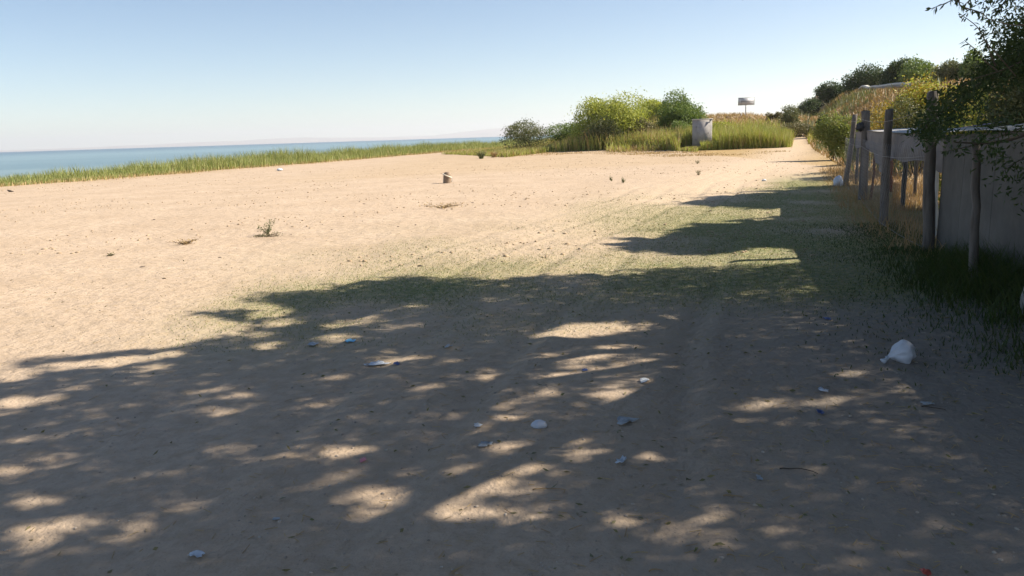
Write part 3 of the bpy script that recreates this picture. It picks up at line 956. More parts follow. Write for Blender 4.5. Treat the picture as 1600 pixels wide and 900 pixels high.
DAP = [  # sunny flecks on the ground, measured on the photograph: x, y, half width, half height, strength
    (20, 735, 35, 8, 1), (95, 720, 25, 4, .9), (150, 728, 25, 5, .9), (25, 772, 22, 6, .8), (55, 785, 45, 10, 1), (70, 825, 85, 13, 1), (50, 850, 48, 8, .9),
    (215, 815, 34, 8, 1), (180, 840, 42, 13, .9), (60, 872, 50, 6, .5), (345, 703, 38, 6, .7), (302, 787, 22, 6, .8), (380, 750, 30, 8, .5), (230, 735, 25, 6, .4),
    (200, 562, 88, 7, 1), (240, 575, 30, 6, .9), (90, 572, 60, 6, .9), (20, 588, 40, 8, 1), (100, 608, 22, 5, .7), (40, 627, 55, 8, 1), (8, 643, 20, 5, .9),
    (218, 599, 15, 4, .6), (55, 664, 16, 4, .7), (140, 672, 22, 5, .8), (75, 680, 30, 4, .7), (15, 690, 20, 5, .8), (105, 690, 20, 4, .6), (320, 612, 20, 5, .8),
    (365, 620, 22, 4, .7), (335, 648, 24, 5, .8), (455, 628, 15, 5, .6), (450, 718, 20, 6, .9), (70, 712, 45, 5, .7), (400, 573, 15, 3, .6), (130, 642, 15, 3, .5),
    (420, 490, 34, 8, 1), (410, 523, 14, 4, 1), (440, 505, 34, 5, .9), (545, 505, 44, 6, .9), (520, 530, 38, 4, .8), (620, 512, 40, 4, .6), (415, 540, 22, 4, .8),
    (610, 563, 26, 5, .9), (645, 563, 20, 5, .9), (700, 566, 22, 4, .9), (520, 590, 24, 4, .8), (660, 607, 20, 4, 1), (735, 587, 25, 4, .5), (500, 630, 26, 5, .8),
    (660, 625, 15, 5, .6), (780, 585, 28, 5, .9), (775, 617, 22, 4, .6), (775, 641, 17, 4, .9), (670, 657, 18, 4, .7), (720, 651, 30, 4, .6), (705, 678, 32, 6, 1),
    (780, 657, 22, 4, .7), (645, 678, 18, 4, .4), (610, 636, 20, 4, .4), (600, 550, 15, 5, .4), (710, 545, 18, 3, .5),
    (910, 518, 75, 11, 1), (1035, 500, 24, 4, .9), (985, 512, 30, 6, .8), (955, 544, 42, 4, .8), (860, 560, 38, 6, .9), (930, 557, 48, 6, .9), (925, 582, 42, 6, 1),
    (1005, 570, 38, 7, 1), (960, 577, 32, 6, .8), (900, 570, 30, 4, .7), (860, 590, 30, 6, 1), (850, 615, 24, 8, 1), (945, 621, 27, 8, 1), (980, 618, 42, 7, .8),
    (950, 606, 18, 4, .7), (1000, 595, 22, 5, .7), (1175, 636, 32, 6, .9), (1015, 549, 15, 3, .8), (810, 647, 22, 4, .8), (800, 630, 20, 4, .9),
    (440, 718, 24, 6, .9), (530, 707, 37, 8, 1), (505, 723, 20, 6, .9), (530, 745, 34, 10, .9), (645, 734, 20, 7, .9), (580, 775, 48, 15, 1), (625, 768, 30, 9, 1),
    (565, 803, 32, 7, .9), (600, 795, 32, 9, 1), (675, 785, 36, 15, 1.), (700, 795, 32, 11, 1), (720, 770, 42, 13, .8), (740, 745, 48, 9, .8), (760, 765, 48, 11, .9),
    (780, 800, 48, 11, .8), (720, 808, 62, 7, .9), (790, 700, 24, 6, .9), (770, 715, 30, 6, .6), (460, 768, 22, 6, .5), (485, 802, 26, 6, .4), (615, 815, 20, 8, .6),
    (480, 835, 30, 10, .3), (500, 885, 30, 8, .3), (820, 737, 32, 9, 1), (885, 713, 30, 9, .8), (855, 697, 26, 6, .6), (910, 688, 32, 6, .6), (938, 708, 20, 5, .9),
    (1000, 717, 38, 6, .8), (910, 750, 24, 9, .8), (830, 768, 48, 7, .9), (850, 790, 36, 5, .6), (880, 816, 24, 8, .8), (960, 813, 36, 7, .5), (830, 808, 30, 7, .8),
    (985, 770, 20, 8, .3), (1105, 808, 27, 9, .9), (1085, 838, 28, 9, .8), (1120, 852, 24, 7, .8), (1020, 830, 25, 6, .4), (1125, 695, 20, 5, .9), (1200, 812, 22, 5, .7),
    (1250, 828, 28, 5, .7), (1335, 583, 27, 4, .9), (1450, 577, 28, 4, .9), (1505, 577, 28, 5, 1), (1205, 632, 22, 6, .9), (1290, 627, 42, 5, .8), (1405, 612, 17, 4, .8),
    (1480, 627, 22, 4, .6), (1170, 460, 22, 3, .5), (1130, 475, 26, 3, .5), (1260, 455, 22, 3, .4), (640, 480, 30, 4, .5), (780, 465, 26, 3, .4)]
LIT2 = [(1442, 304, 50, 24, 1), (1442, 277, 50, 9, 1), (1425, 258, 26, 7, 1), (1345, 262, 26, 16, 1)]


def fleck(px, py, table, rg, grow=1.0):
    keep = np.ones(len(px), bool)
    for cx, cy, rx, ry, s in table:
        dx = px - cx
        dy = py - cy + 0.10 * dx
        q = (dx / (rx * grow + 2)) ** 2 + (dy / (ry * grow + 1.5)) ** 2
        pr = s ** 0.6 * np.clip((1.3 - q) / 0.35, 0, 1)
        keep &= rg.random(len(px)) >= pr
    return keep


ALLOW = [(1545, 45), (1600, 20), (1640, 20), (1640, 335), (1560, 300), (1530, 250), (1480, 235), (1475, 212), (1420, 213), (1430, 190), (1480, 150), (1520, 115), (1545, 90)]


def visible_ok(P):
    px, py, z = proj(P)
    inframe = (z > 0) & (px > -20) & (px < 1604) & (py > -12) & (py < 910)
    return ~inframe | in_poly(px, py, ALLOW)


def canopy(tree, poly, gx, gy, hr, centre, rad, table, ncl, per, leaf, seed, crad=0.30):
    """leaf clusters in the crown (centre, rad) whose shadows fall inside the outline on the ground"""
    rg = np.random.default_rng(seed)
    out = []
    tot = 0
    while tot < ncl:
        n = 20000
        G = np.stack([rg.uniform(*gx, n), rg.uniform(*gy, n), np.zeros(n)], -1)
        H = rg.uniform(hr[0], hr[1], n)
        px, py, z = proj(G)
        k = (z > 0.3) & in_poly(px, py, poly) | (z <= 0.3)
        P = G + np.stack([AX * H, AY * H, H], -1)
        q = ((P - centre) / rad)
        k &= (q ** 2).sum(1) < 1
        P = P[k]
        out.append(P)
        tot += len(P)
        if not len(P): break
    Pc = np.concatenate(out)[:ncl]
    P = (Pc[:, None] + rg.normal(size=(len(Pc), per, 3)) * crad * np.array([1, 1, 0.8]) * 0.6).reshape(-1, 3)
    G = P - np.stack([AX * P[:, 2], AY * P[:, 2], P[:, 2]], -1)
    px, py, z = proj(G)
    jx, jy = 62 * fbm(G[:, 0], G[:, 1], 0.33, 3, 3), 11 * fbm(G[:, 0] * 0.35, G[:, 1], 0.28, 9, 3)
    k = in_poly(px + jx, py + jy, poly) | (z <= 0.3)
    k &= visible_ok(P)
    k &= fleck(px, py, table, rg)
    P = P[k]
    V, F = leaves(P, leaf[0], leaf[1], rg, 0.2)
    mk('crown', V, F, M['leaf_dark'], tree)
    return Pc


def shadow_pt(px, py, H):
    """point at height H whose shadow falls on the ground where the photograph shows it"""
    g = gp(px, py)
    return g + np.array([AX * H, AY * H, H])


POLY1 = [(-900, 640), (-300, 610), (0, 583), (60, 560), (150, 549), (260, 539), (350, 528), (412, 516), (375, 511), (395, 505), (290, 490), (330, 484), (430, 474), (380, 461), (470, 455), (520, 445), (600, 437),
         (700, 437), (850, 433), (900, 428), (1000, 425), (1100, 419), (1180, 414), (1240, 411), (1275, 406), (1300, 402), (1330, 385), (1500, 375), (2600, 360), (2600, 6000), (-3000, 6000)]
POLY2 = [(945, 385), (1020, 370), (1085, 352), (1170, 343), (1225, 337), (1258, 333), (1286, 331), (1400, 322), (2200, 300), (2200, 420), (1310, 404), (1282, 403), (1258, 399), (1238, 394), (1190, 391), (1130, 396), (1070, 403), (1000, 391)]
POLY3 = [(1065, 318), (1130, 306), (1200, 299), (1290, 291), (1320, 286), (1400, 262), (1475, 255), (1700, 250), (2200, 250), (2200, 320), (1420, 350), (1310, 350), (1282, 332), (1258, 329), (1236, 324), (1190, 326), (1130, 323)]

t1_base = np.array([4.33, 6.3, float(HZ(4.33, 6.3))])
t1 = thing('shade_tree', t1_base, 'large shade tree with a limewashed trunk at the right edge, its twigs hanging into view', 'tree')
canopy(t1, POLY1, (-11, 12), (-6, 12), (3.1, 8.0), np.array([4.6, 5.4, 5.4]), np.array([8.6, 7.8, 3.0]), DAP, 7600, 34, (0.10, 0.04), 101)
t2_base = np.array([10.8, 13.2, float(HZ(10.8, 13.2))])
t2 = thing('shade_tree', t2_base, 'tree behind the grey wall just beyond the right edge, shading the middle of the fence', 'tree')
canopy(t2, POLY2, (0, 13), (8, 15), (4.0, 7.2), np.array([9.8, 12.4, 5.4]), np.array([5.6, 3.4, 2.2]), LIT2, 3400, 30, (0.15, 0.05), 102)
t3_base = np.array([15.0, 19.5, float(HZ(15.0, 19.5))])
t3 = thing('shade_tree', t3_base, 'tree on the bank beyond the right edge, shading the far end of the fence', 'tree')
canopy(t3, POLY3, (2, 18), (11, 26), (4.8, 8.5), np.array([13.6, 18.8, 6.4]), np.array([6.2, 4.5, 2.6]), LIT2, 3800, 30, (0.17, 0.06), 103)


def limbs(tree, base, fork, targets, r0, seed):
    rg = np.random.default_rng(seed)
    V, F = tube(curve_pts([base - [0, 0, 0.3], base + (fork - base) * 0.5 + [0.04, 0.05, 0], fork], 10), np.linspace(r0 * 1.15, r0 * 0.8, 10), 12)
    mk('trunk', V, F, M['bark'], tree, smooth=True)
    for tg in targets:
        pts = [fork - [0, 0, 0.1]] + [np.asarray(q, float) for q in tg]
        P = curve_pts(pts, 14)
        P[1:-1] += rg.normal(size=(12, 3)) * 0.03
        bt = [tube(P, np.linspace(r0 * 0.55, 0.015, 14), 8)]
        for k in range(3, 13):
            d = rg.normal(size=3)
            d[2] = abs(d[2]) * 0.6
            e = P[k] + d / np.linalg.norm(d) * rg.uniform(0.5, 1.1)
            Q = curve_pts([P[k], (P[k] + e) / 2 + [0, 0, 0.08], e], 5)
            if visible_ok(Q).all():
                bt.append(tube(Q, np.linspace(0.02, 0.006, 5), 5))
        V, F = join(bt)
        mk('limb', V, F, M['bark'], tree, smooth=True)


fork1 = np.array([4.75, 6.1, 2.55])
limbs(t1, t1_base, fork1, [
    [shadow_pt(800, 560, 3.9), shadow_pt(700, 695, 4.2), shadow_pt(640, 792, 4.3), shadow_pt(560, 870, 4.6)],
    [shadow_pt(600, 640, 4.8), shadow_pt(350, 680, 5.4), shadow_pt(120, 700, 6.0)],
    [shadow_pt(700, 520, 4.6), shadow_pt(500, 550, 5.6), shadow_pt(300, 580, 6.4)],
    [shadow_pt(950, 470, 4.2), shadow_pt(800, 480, 5.0), shadow_pt(700, 470, 5.8)],
    [(5.6, 4.2, 4.2), (6.6, 2.4, 5.4), (6.5, 0.6, 6.2)],
    [(4.8, 3.5, 4.5), (3.4, 1.5, 5.4), (2.0, -0.4, 6.0)]], 0.15, 201)
limbs(t2, t2_base, t2_base + [-0.1, 0, 2.6], [[(9.5, 12.6, 4.6), (8.0, 12.3, 5.2)], [(11.5, 12.0, 4.5), (12.5, 11.6, 5.6)], [(10.5, 13.5, 4.8), (10.0, 14.2, 6.2)]], 0.13, 202)
limbs(t3, t3_base, t3_base + [-0.1, 0, 2.8], [[(13.0, 19.0, 5.4), (11.0, 18.6, 6.2)], [(15.5, 18.0, 5.5), (17, 17.6, 7)], [(14.5, 20.5, 5.8), (13.5, 21.5, 7.4)]], 0.14, 203)

# limewash band on the near trunk
P = curve_pts([t1_base + [0, 0, 0.0], t1_base + (fork1 - t1_base) * 0.36 + [0.03, 0.03, 0]], 7)
V, F = tube(P, np.linspace(0.15 * 1.15, 0.15 * 1.02, 7) + 0.004, 12)
mk('limewash_band', V, F, M['lime'], t1, smooth=True)


# leafy twigs of the near tree that hang into view
def twig_spray(specs, seed):
    rg = np.random.default_rng(seed)
    st, LP, LD = [], [], []
    for pts, depth, n, L in specs:
        P = np.array([at(px, py, depth) for px, py in pts])
        P[:, 1] += rg.normal(size=len(P)) * 0.05
        P = curve_pts(P, 16)
        st.append(tube(P, np.linspace(0.006, 0.002, 16), 4))
        t = rg.uniform(0.05, 1.0, n) ** 0.8 * 15
        i = np.minimum(t.astype(int), 14)
        f = (t - i)[:, None]
        Q = P[i] * (1 - f) + P[i + 1] * f
        T = P[i + 1] - P[i]
        T /= np.linalg.norm(T, axis=1)[:, None]
        side = np.cross(T, rg.normal(size=(n, 3)))
        side /= np.linalg.norm(side, axis=1)[:, None]
        D = 0.55 * T + 0.8 * side + np.array([0, 0, -0.75])
        LP.append(Q); LD.append(D)
    return st, np.concatenate(LP), np.concatenate(LD)


st, LP, LD = twig_spray([
    ([(1560, -30), (1510, -14), (1480, 4), (1457, 13)], 5.4, 22, 0.05),
    ([(1552, 104), (1535, 74), (1515, 44), (1496, 20)], 5.5, 22, 0.05),
    ([(1495, -20), (1515, 4), (1530, 22), (1552, 48)], 5.3, 30, 0.05),
    ([(1475, -25), (1490, -10), (1504, 6)], 5.2, 14, 0.05),
    ([(1500, -30), (1508, -5), (1506, 10)], 5.3, 16, 0.05),
    ([(1560, 110), (1540, 92), (1522, 80), (1512, 62)], 5.6, 26, 0.05),
    ([(1590, -20), (1570, 5), (1556, 18)], 5.5, 34, 0.05),
    ([(1600, 40), (1575, 40), (1548, 30), (1530, 26)], 5.9, 26, 0.05),
    ([(1580, 120), (1556, 96), (1546, 60), (1540, 45)], 5.8, 36, 0.05),
    ([(1600, 95), (1560, 110), (1520, 125), (1480, 152)], 6.2, 50, 0.05),
    ([(1590, 200), (1540, 225), (1500, 232), (1478, 238)], 6.6, 50, 0.05),
    ([(1640, 235), (1590, 250), (1565, 268)], 6.0, 24, 0.05)], 5)
for V, F in st:
    mk('twig', V, F, M['bark'], t1)
rg2 = np.random.default_rng(77)
V, F = leaves(LP, 0.046, 0.013, rg2, dirs=LD)
mk('hanging_leaves', V, F, M['leaf_dark'], t1)


def fill_leaves(poly, n, d0, d1, size, rg, clump=10, spread=0.10):
    xs, ys = [p[0] for p in poly], [p[1] for p in poly]
    m = n // clump
    px = rg.uniform(min(xs), max(xs), m * 5)
    py = rg.uniform(min(ys), max(ys), m * 5)
    k = in_poly(px, py, poly)
    px, py = px[k][:m], py[k][:m]
    d = rg.uniform(d0, d1, len(px))
    r = ray(px, py)
    P = EYEV + r * (d / r[:, 1])[:, None]
    P = (P[:, None] + rg.normal(size=(len(P), clump, 3)) * spread * 0.6).reshape(-1, 3)
    return P


low = [fill_leaves([(1424, 212), (1445, 180), (1490, 142), (1535, 104), (1640, 60), (1640, 112), (1565, 122), (1524, 152), (1492, 182), (1474, 212)], 4000, 6.2, 7.6, 0.04, rg2),
       fill_leaves([(1430, 213), (1475, 198), (1570, 180), (1640, 165), (1640, 350), (1575, 300), (1545, 250), (1505, 240), (1480, 226)], 700, 5.8, 7.4, 0.04, rg2),
       fill_leaves([(1550, 50), (1640, 10), (1640, 130), (1560, 115)], 2200, 6.2, 8.0, 0.04, rg2, 10, 0.14),
       fill_leaves([(1520, 0), (1640, -20), (1640, 60), (1560, 60)], 600, 7.0, 9.0, 0.04, rg2, 8, 0.12)]
LPn = np.concatenate(low)
V, F = leaves(LPn, 0.052, 0.018, rg2, 0.4)
mk('low_leaves', V, F, M['leaf_dark'], t1)
bt = []
for pts, dd in [([(1700, 60), (1600, 95), (1520, 135), (1460, 185), (1432, 210)], 6.9), ([(1700, 150), (1600, 215), (1540, 225), (1490, 222)], 6.6)]:
    P = curve_pts(np.array([at(a, b, dd) for a, b in pts]), 12)
    bt.append(tube(P, np.linspace(0.025, 0.005, 12), 6))
for V, F in bt:
    mk('bough', V, F, M['bark'], t1)


# ------------------------------------------------------------------ fence with posts, wire, cloth and sheet wall
f0 = gp(1452, 392)
fence = thing('wire_fence', f0, 'wire fence of leaning grey wooden posts running along the right side', 'fence')


def post(px0, py0, px1, py1, w, mat, name='post', square=True, label=None, taper=0.9):
    b = gp(px0, py0)
    t = at(px1, py1, b[1] + 0.05)
    P = np.array([b - [0, 0, 0.2], b, b * 0.5 + t * 0.5, t])
    rp = np.random.default_rng(int(px0))
    P[2] += rp.normal(size=3) * 0.02
    if square:
        V, F = tube(curve_pts(P, 16) + rp.normal(size=(16, 3)) * 0.0035, np.linspace(w * 0.56, w * 0.56 * taper, 16) * rp.uniform(0.93, 1.06, 16), 7)
        V[:, 2] += np.where(V[:, 2] > t[2] - 0.02, rp.uniform(-0.03, 0.02, len(V)), 0)
    else:
        V, F = tube(curve_pts(P, 12) + rp.normal(size=(12, 3)) * 0.006, np.linspace(w / 2, w / 2 * taper, 12) * rp.uniform(0.85, 1.1, 12), 8)
    o = mk(name, V, F, mat, fence, smooth=not square)
    if label: o['label'] = label
    return b, t


P1 = post(1451, 394, 1458, 142, 0.135, M['wood'], label='thick square post nearest the camera, beside the grey wall')
P2 = post(1381, 352, 1390, 172, 0.125, M['wood'])
P3 = post(1348, 312, 1353, 172, 0.17, M['wood'])
P4 = post(1321, 290, 1336, 178, 0.13, M['wood'], label='farthest post, leaning to the right')
post(1464, 372, 1465, 182, 0.05, M['pale'], square=False, label='thin pole behind the thick post, coloured pale as if sunlit')
post(1522, 452, 1526, 226, 0.085, M['wood'], square=False, label='crooked thin pole standing before the grey wall')
post(1410, 326, 1416, 222, 0.10, M['darkpole'], square=False, label='short dark pole with a knob under the cloth')
post(1360, 312, 1367, 240, 0.06, M['rust'], square=False, label='thin bent rusty rod')
post(1338, 288, 1344, 200, 0.09, M['darkpole'], square=False, label='dark pole between the two farthest posts')
post(1392, 300, 1396, 215, 0.07, M['rust'], square=False, label='thin rusty rod under the cloth')

# wire mesh between the posts (diagonal strands)
def mesh_wire(A, B, h, step):
    A, B = np.asarray(A, float), np.asarray(B, float)
    L = np.linalg.norm((B - A)[:2])
    n = int(L / step)
    parts = []
    m = int(h / step)
    for s in (1, -1):
        for k in range(-m, n + m + 1):
            u0, z0 = k * step, 0.0
            u1, z1 = k * step + s * m * step, m * step
            pts = []
            for t in np.linspace(0, 1, 5):
                u = u0 + (u1 - u0) * t
                pts.append((u, z0 + (z1 - z0) * t))
            pts = [(u, z) for u, z in pts]
            ua, ub = pts[0][0], pts[-1][0]
            # clip to the panel
            def cl(u):
                return min(max(u, 0), L)
            t0 = (cl(ua) - ua) / (ub - ua)
            t1_ = 1 - (ub - cl(ub)) / (ub - ua)
            if t1_ - t0 < 0.05: continue
            q = []
            for t in (t0, (t0 + t1_) / 2, t1_):
                u = ua + (ub - ua) * t
                base = A + (B - A) * (u / L)
                q.append(base + [0, 0, t * m * step + 0.03 + 0.0 * u])
            parts.append(tube(np.array(q), 0.0011, 3))
    return parts


parts = []
for a, b in ((P1, P2), (P2, P3), (P3, P4)):
    parts += mesh_wire(a[0] + [-0.07, 0, 0], b[0] + [-0.07, 0, 0], 1.35, 0.14)
V, F = join(parts)
o = mk('wire_mesh', V, F, M['wire'], fence)
for zf in (0.02, 0.62, 0.93):
    for pr in [(P1, P2), (P2, P3), (P3, P4)]:
        a = pr[0][0] + (pr[0][1] - pr[0][0]) * zf * 0.95 + [-0.08, 0, 0.03]
        b = pr[1][0] + (pr[1][1] - pr[1][0]) * zf * 0.95 + [-0.08, 0, 0.03]
        V, F = tube(curve_pts([a, (a + b) / 2 - [0, 0, 0.03], b], 8), 0.0028, 4)
        mk('wire_strand', V, F, M['wire'], fence)


def cloth(name, top, bot, nx, nz, mat, label, cat, wr=0.03, seed=0, thick=0.006, parent=None, wl=0.22):
    """hanging sheet between a top edge and a bottom edge (polylines), with folds and thickness"""
    T, B = curve_pts(top, nx), curve_pts(bot, nx)
    t = np.linspace(0, 1, nz)[:, None, None]
    G = T[None] * (1 - t) + B[None] * t
    d = T[-1] - T[0]
    nrm = np.array([-d[1], d[0], 0.0])
    nrm /= np.linalg.norm(nrm) + 1e-9
    s = np.concatenate([[0], np.cumsum(np.linalg.norm(np.diff(T, axis=0), axis=1))])
    ss, tt = np.broadcast_to(s[None], (nz, nx)), np.broadcast_to(np.linspace(0, 1, nz)[:, None], (nz, nx))
    w = wr * fbm(ss, tt * 0.6 + 3, wl, 40 + seed, 4) * (0.35 + 0.65 * tt)
    G = G + nrm * w[..., None]
    A = G.reshape(-1, 3)
    Bk = A + nrm * thick
    V = np.concatenate([A, Bk])
    n = nx * nz
    i = np.arange(nz - 1)[:, None] * nx
    j = np.arange(nx - 1)[None]
    Q = np.stack([i + j, i + j + 1, i + nx + j + 1, i + nx + j], -1).reshape(-1, 4)
    Q2 = Q[:, ::-1] + n
    e = list(range(nx)) + [r * nx + nx - 1 for r in range(1, nz)] + [(nz - 1) * nx + c for c in range(nx - 2, -1, -1)] + [r * nx for r in range(nz - 2, 0, -1)]
    E = np.array([[e[k], e[(k + 1) % len(e)], e[(k + 1) % len(e)] + n, e[k] + n] for k in range(len(e))])
    o = mk(name, V, [np.concatenate([Q, Q2, E])], mat, parent, origin=None if parent is not None else A[0], smooth=True)
    if label: o['label'] = label
    if cat: o['category'] = cat
    return o


# the draped grey cloth: top edge follows the fence line just behind the posts
def fp(px, py, off=0.12):
    """point over the fence line (off metres behind it) seen at this place"""
    k = ray(px, py)
    for Y in np.arange(4.0, 30, 0.02):
        p = EYEV + k * (Y / k[1])
        if p[0] >= fence_x(Y) + off:
            return p
    return p


top = [fp(a, b) for a, b in [(1336, 206), (1356, 204), (1385, 207), (1420, 209), (1450, 209), (1478, 210)]]
bot = [fp(a, b) for a, b in [(1338, 232), (1352, 228), (1364, 240), (1377, 272), (1386, 254), (1394, 247), (1412, 254), (1430, 250), (1446, 252), (1460, 266), (1478, 276)]]
cl = cloth('draped_cloth', top, bot, 70, 14, M['tarp'], 'grey cloth draped along the fence between the posts, with a sagging lower edge', 'cloth', 0.09, 1, wl=0.4)
# top sheet lying back from the cloth, sunlight put into its pale colour
top2 = [fp(a, b, 0.13) for a, b in [(1354, 203.5), (1385, 206.5), (1420, 208), (1450, 208.5), (1500, 205), (1540, 203), (1640, 205)]]
back = [p + np.array([1.3, 0.35, zz]) for p, zz in zip(top2, [0.02, 0.04, 0.05, 0.05, 0.09, 0.13, 0.15])]
cloth('roof_sheet', top2, back, 60, 10, M['cloth_lit'], 'sheet roofing the pen, coloured pale as if sunlit, lying back from the top of the fence', 'roof sheet', 0.0, 2, thick=-0.01)
# purple rag folded over the edge
pr = [fp(a, b, 0.16) for a, b in [(1495, 200.5), (1512, 198.5), (1530, 196.5)]]
cloth('purple_rag', pr, [p + np.array([0.35, 0.1, 0.03]) + np.array([0, 0, 0.01]) for p in pr], 14, 6, M['purple'], 'faded purple rag lying on the roof sheet', 'rag', 0.03, 3)

# grey sheet wall
wtop = [fp(a, b, 0.08) for a, b in [(1476, 211), (1510, 209), (1560, 207), (1640, 206)]] + [np.array([3.9, 3.0, 1.45])]
wbot = [np.array([p[0], p[1], float(HZ(p[0], p[1])) - 0.05]) for p in wtop]
wall = thing('sheet_wall', wbot[0], 'plain grey sheet wall closing the pen at the right edge, behind the weeds', 'wall')
for k in range(len(wtop) - 1):
    cloth('panel', [wtop[k], wtop[k + 1] + (wtop[k] - wtop[k + 1]) * 0.004], [wbot[k], wbot[k + 1] + (wbot[k] - wbot[k + 1]) * 0.004], 30, 26, M['sheet'], None, None, 0.035, 7 + k, parent=wall, wl=0.6)
# side of the pen facing away and the back posts that carry the roof
for k, p in enumerate((back[0], back[3], back[5])):
    zb = float(HZ(p[0], p[1]))
    V, F = tube([[p[0], p[1], zb - 0.1], [p[0], p[1], p[2] - 0.01]], 0.035, 6)
    mk('post', V, F, M['wood'], fence)
# dark knot of cloth on the far post
kb = fp(1345, 198, 0.0)
V0, F0 = ICO3
V = V0 * np.array([0.09, 0.08, 0.09]) * (1 + 0.35 * np.sin(V0[:, :1] * 7 + V0[:, 2:] * 5) * np.cos(V0[:, 1:2] * 6)) + kb
tag(mk('black_bag', V, F0, M['darkpole'], origin=kb, smooth=True), 'crumpled black bag hooked over the far end of the draped cloth', 'bag')

yy = np.linspace(66, 210, 60)
xx = foot_x(yy) + 7.2 + 0.012 * yy
zz = Hraw(xx, yy)
for nm_, lo, hi, wd, mm in (('kerb_face', -0.4, 0.42, 0.45, 'concrete'), ('coping', 0.423, 0.60, 0.60, 'concrete_light')):
    V = np.concatenate([np.stack([xx + sx * wd / 2, yy, zz + h_], -1) for sx, h_ in ((-1, lo), (-1, hi), (1, hi), (1, lo))])
    n = len(yy)
    j = np.arange(n - 1)
    F = np.concatenate([np.stack([a * n + j, a * n + j + 1, b_ * n + j + 1, b_ * n + j], -1) for a, b_ in ((0, 1), (1, 2), (2, 3))])
    if nm_ == 'kerb_face':
        lw = thing('low_wall', (xx[0], yy[0], zz[0]), 'low pale-topped wall along the crest of the bank below the row of trees', 'wall')
    mk(nm_, V, F, M[mm], lw)

# ------------------------------------------------------------------ concrete box, sign, markers
b = gp(1099, 234)
bx = thing('concrete_box', b, 'tall grey concrete box standing in the grass, lower than the trees behind', 'utility box')
sc = b[1] / FPX
w_, h_, BR = 29 * sc, 47 * sc, math.radians(-16)


def bpart(nm, off, size, mat):
    o_ = np.array([off[0] * math.cos(BR) - off[1] * math.sin(BR), off[0] * math.sin(BR) + off[1] * math.cos(BR), off[2]])
    V, F = box(b + [0, 0.45, 0] + o_, size, BR)
    mk(nm, V, F, mat, bx)


bpart('body', (0, 0, -0.2), (w_, 0.9, h_ + 0.12), M['concrete'])
bpart('cap', (0, 0, h_ - 0.079), (w_ + 0.10, 1.0, 0.07), M['concrete_light'])  # lighter than the body: the sunlit top edge is put into its colour
bpart('door', (w_ * 0.04, -0.46, 0.12), (w_ * 0.72, 0.035, h_ - 0.38), M['concrete'])
bpart('hinge', (-w_ * 0.30, -0.485, h_ * 0.30), (0.05, 0.03, 0.14), M['signdark'])
bpart('hinge', (-w_ * 0.30, -0.485, h_ * 0.70), (0.05, 0.03, 0.14), M['signdark'])
bpart('handle', (w_ * 0.32, -0.487, h_ * 0.5), (0.04, 0.04, 0.16), M['signdark'])
for k in range(4):
    bpart('vent_slat', (w_ / 2 + 0.012, 0.0, h_ * 0.62 + 0.09 * k), (0.03, 0.55, 0.03), M['signdark'])

b = at(1165, 181, 88)
b[2] = HZ(b[0], b[1]) - 0.03
sg = thing('roadside_sign', b, 'rectangular grey sign on a single pole on the rubble rise', 'sign')
sc = 88 / FPX
top_z = at(1165, 153.5, 88)[2]
bot_z = at(1165, 164.5, 88)[2]
V, F = tube([b - [0, 0, 0.3], [b[0], b[1], top_z - 0.1]], 0.065, 8)
mk('pole', V, F, M['signgrey'], sg)
w_, h_ = 25 * sc, top_z - bot_z + 0.06
V, F = box([b[0], b[1] - 0.11, bot_z], (w_, 0.06, h_), 0.05)
mk('panel', V, F, M['signgrey'], sg)
for dx, dz, ww, hh, mm, nm in [(0, h_ - 0.05, w_ + 0.04, 0.05, 'signdark', 'frame'), (0, 0, w_ + 0.04, 0.04, 'signdark', 'frame'), (-w_ / 2 + 0.02, 0.05, 0.05, h_ - 0.1, 'signdark', 'frame'),
                               (w_ / 2 - 0.02, 0.05, 0.05, h_ - 0.1, 'signdark', 'frame'), (-w_ * 0.39, 0.08, 0.035, h_ - 0.18, 'signlight', 'stripe'),
                               (0.08, h_ * 0.47, w_ * 0.80, 0.08, 'signdark', 'stripe'), (-w_ * 0.33, h_ * 0.28, 0.07, h_ * 0.20, 'signdark', 'stripe'), (0.10, h_ * 0.66, w_ * 0.76, 0.035, 'signlight', 'stripe')]:
    V, F = box([b[0] + dx, b[1] - 0.147 + dx * 0.05, bot_z + dz], (ww, 0.012, hh), 0.05)
    mk(nm, V, F, M[mm], sg)
b = gp(1158, 184)
b[2] = HZ(b[0], b[1])
V, F = box(b - [0, 0, 0.1], (0.16, 0.16, 0.55), 0.1, 0.85)
tag(mk('marker_stone', V, F, M['concrete'], origin=b), 'short upright stone just left of the sign pole', 'stone')
b = gp(1136, 186)
V0, F0 = ICO2
V = V0 * np.array([0.17, 0.15, 0.2]) * (1 + 0.2 * np.sin(V0[:, :1] * 4 + V0[:, 1:2] * 3)) + b + [0, 0, 0.12]
tag(mk('boulder', V, F0, M['char'], origin=b), 'dark boulder on the crest left of the sign', 'stone')

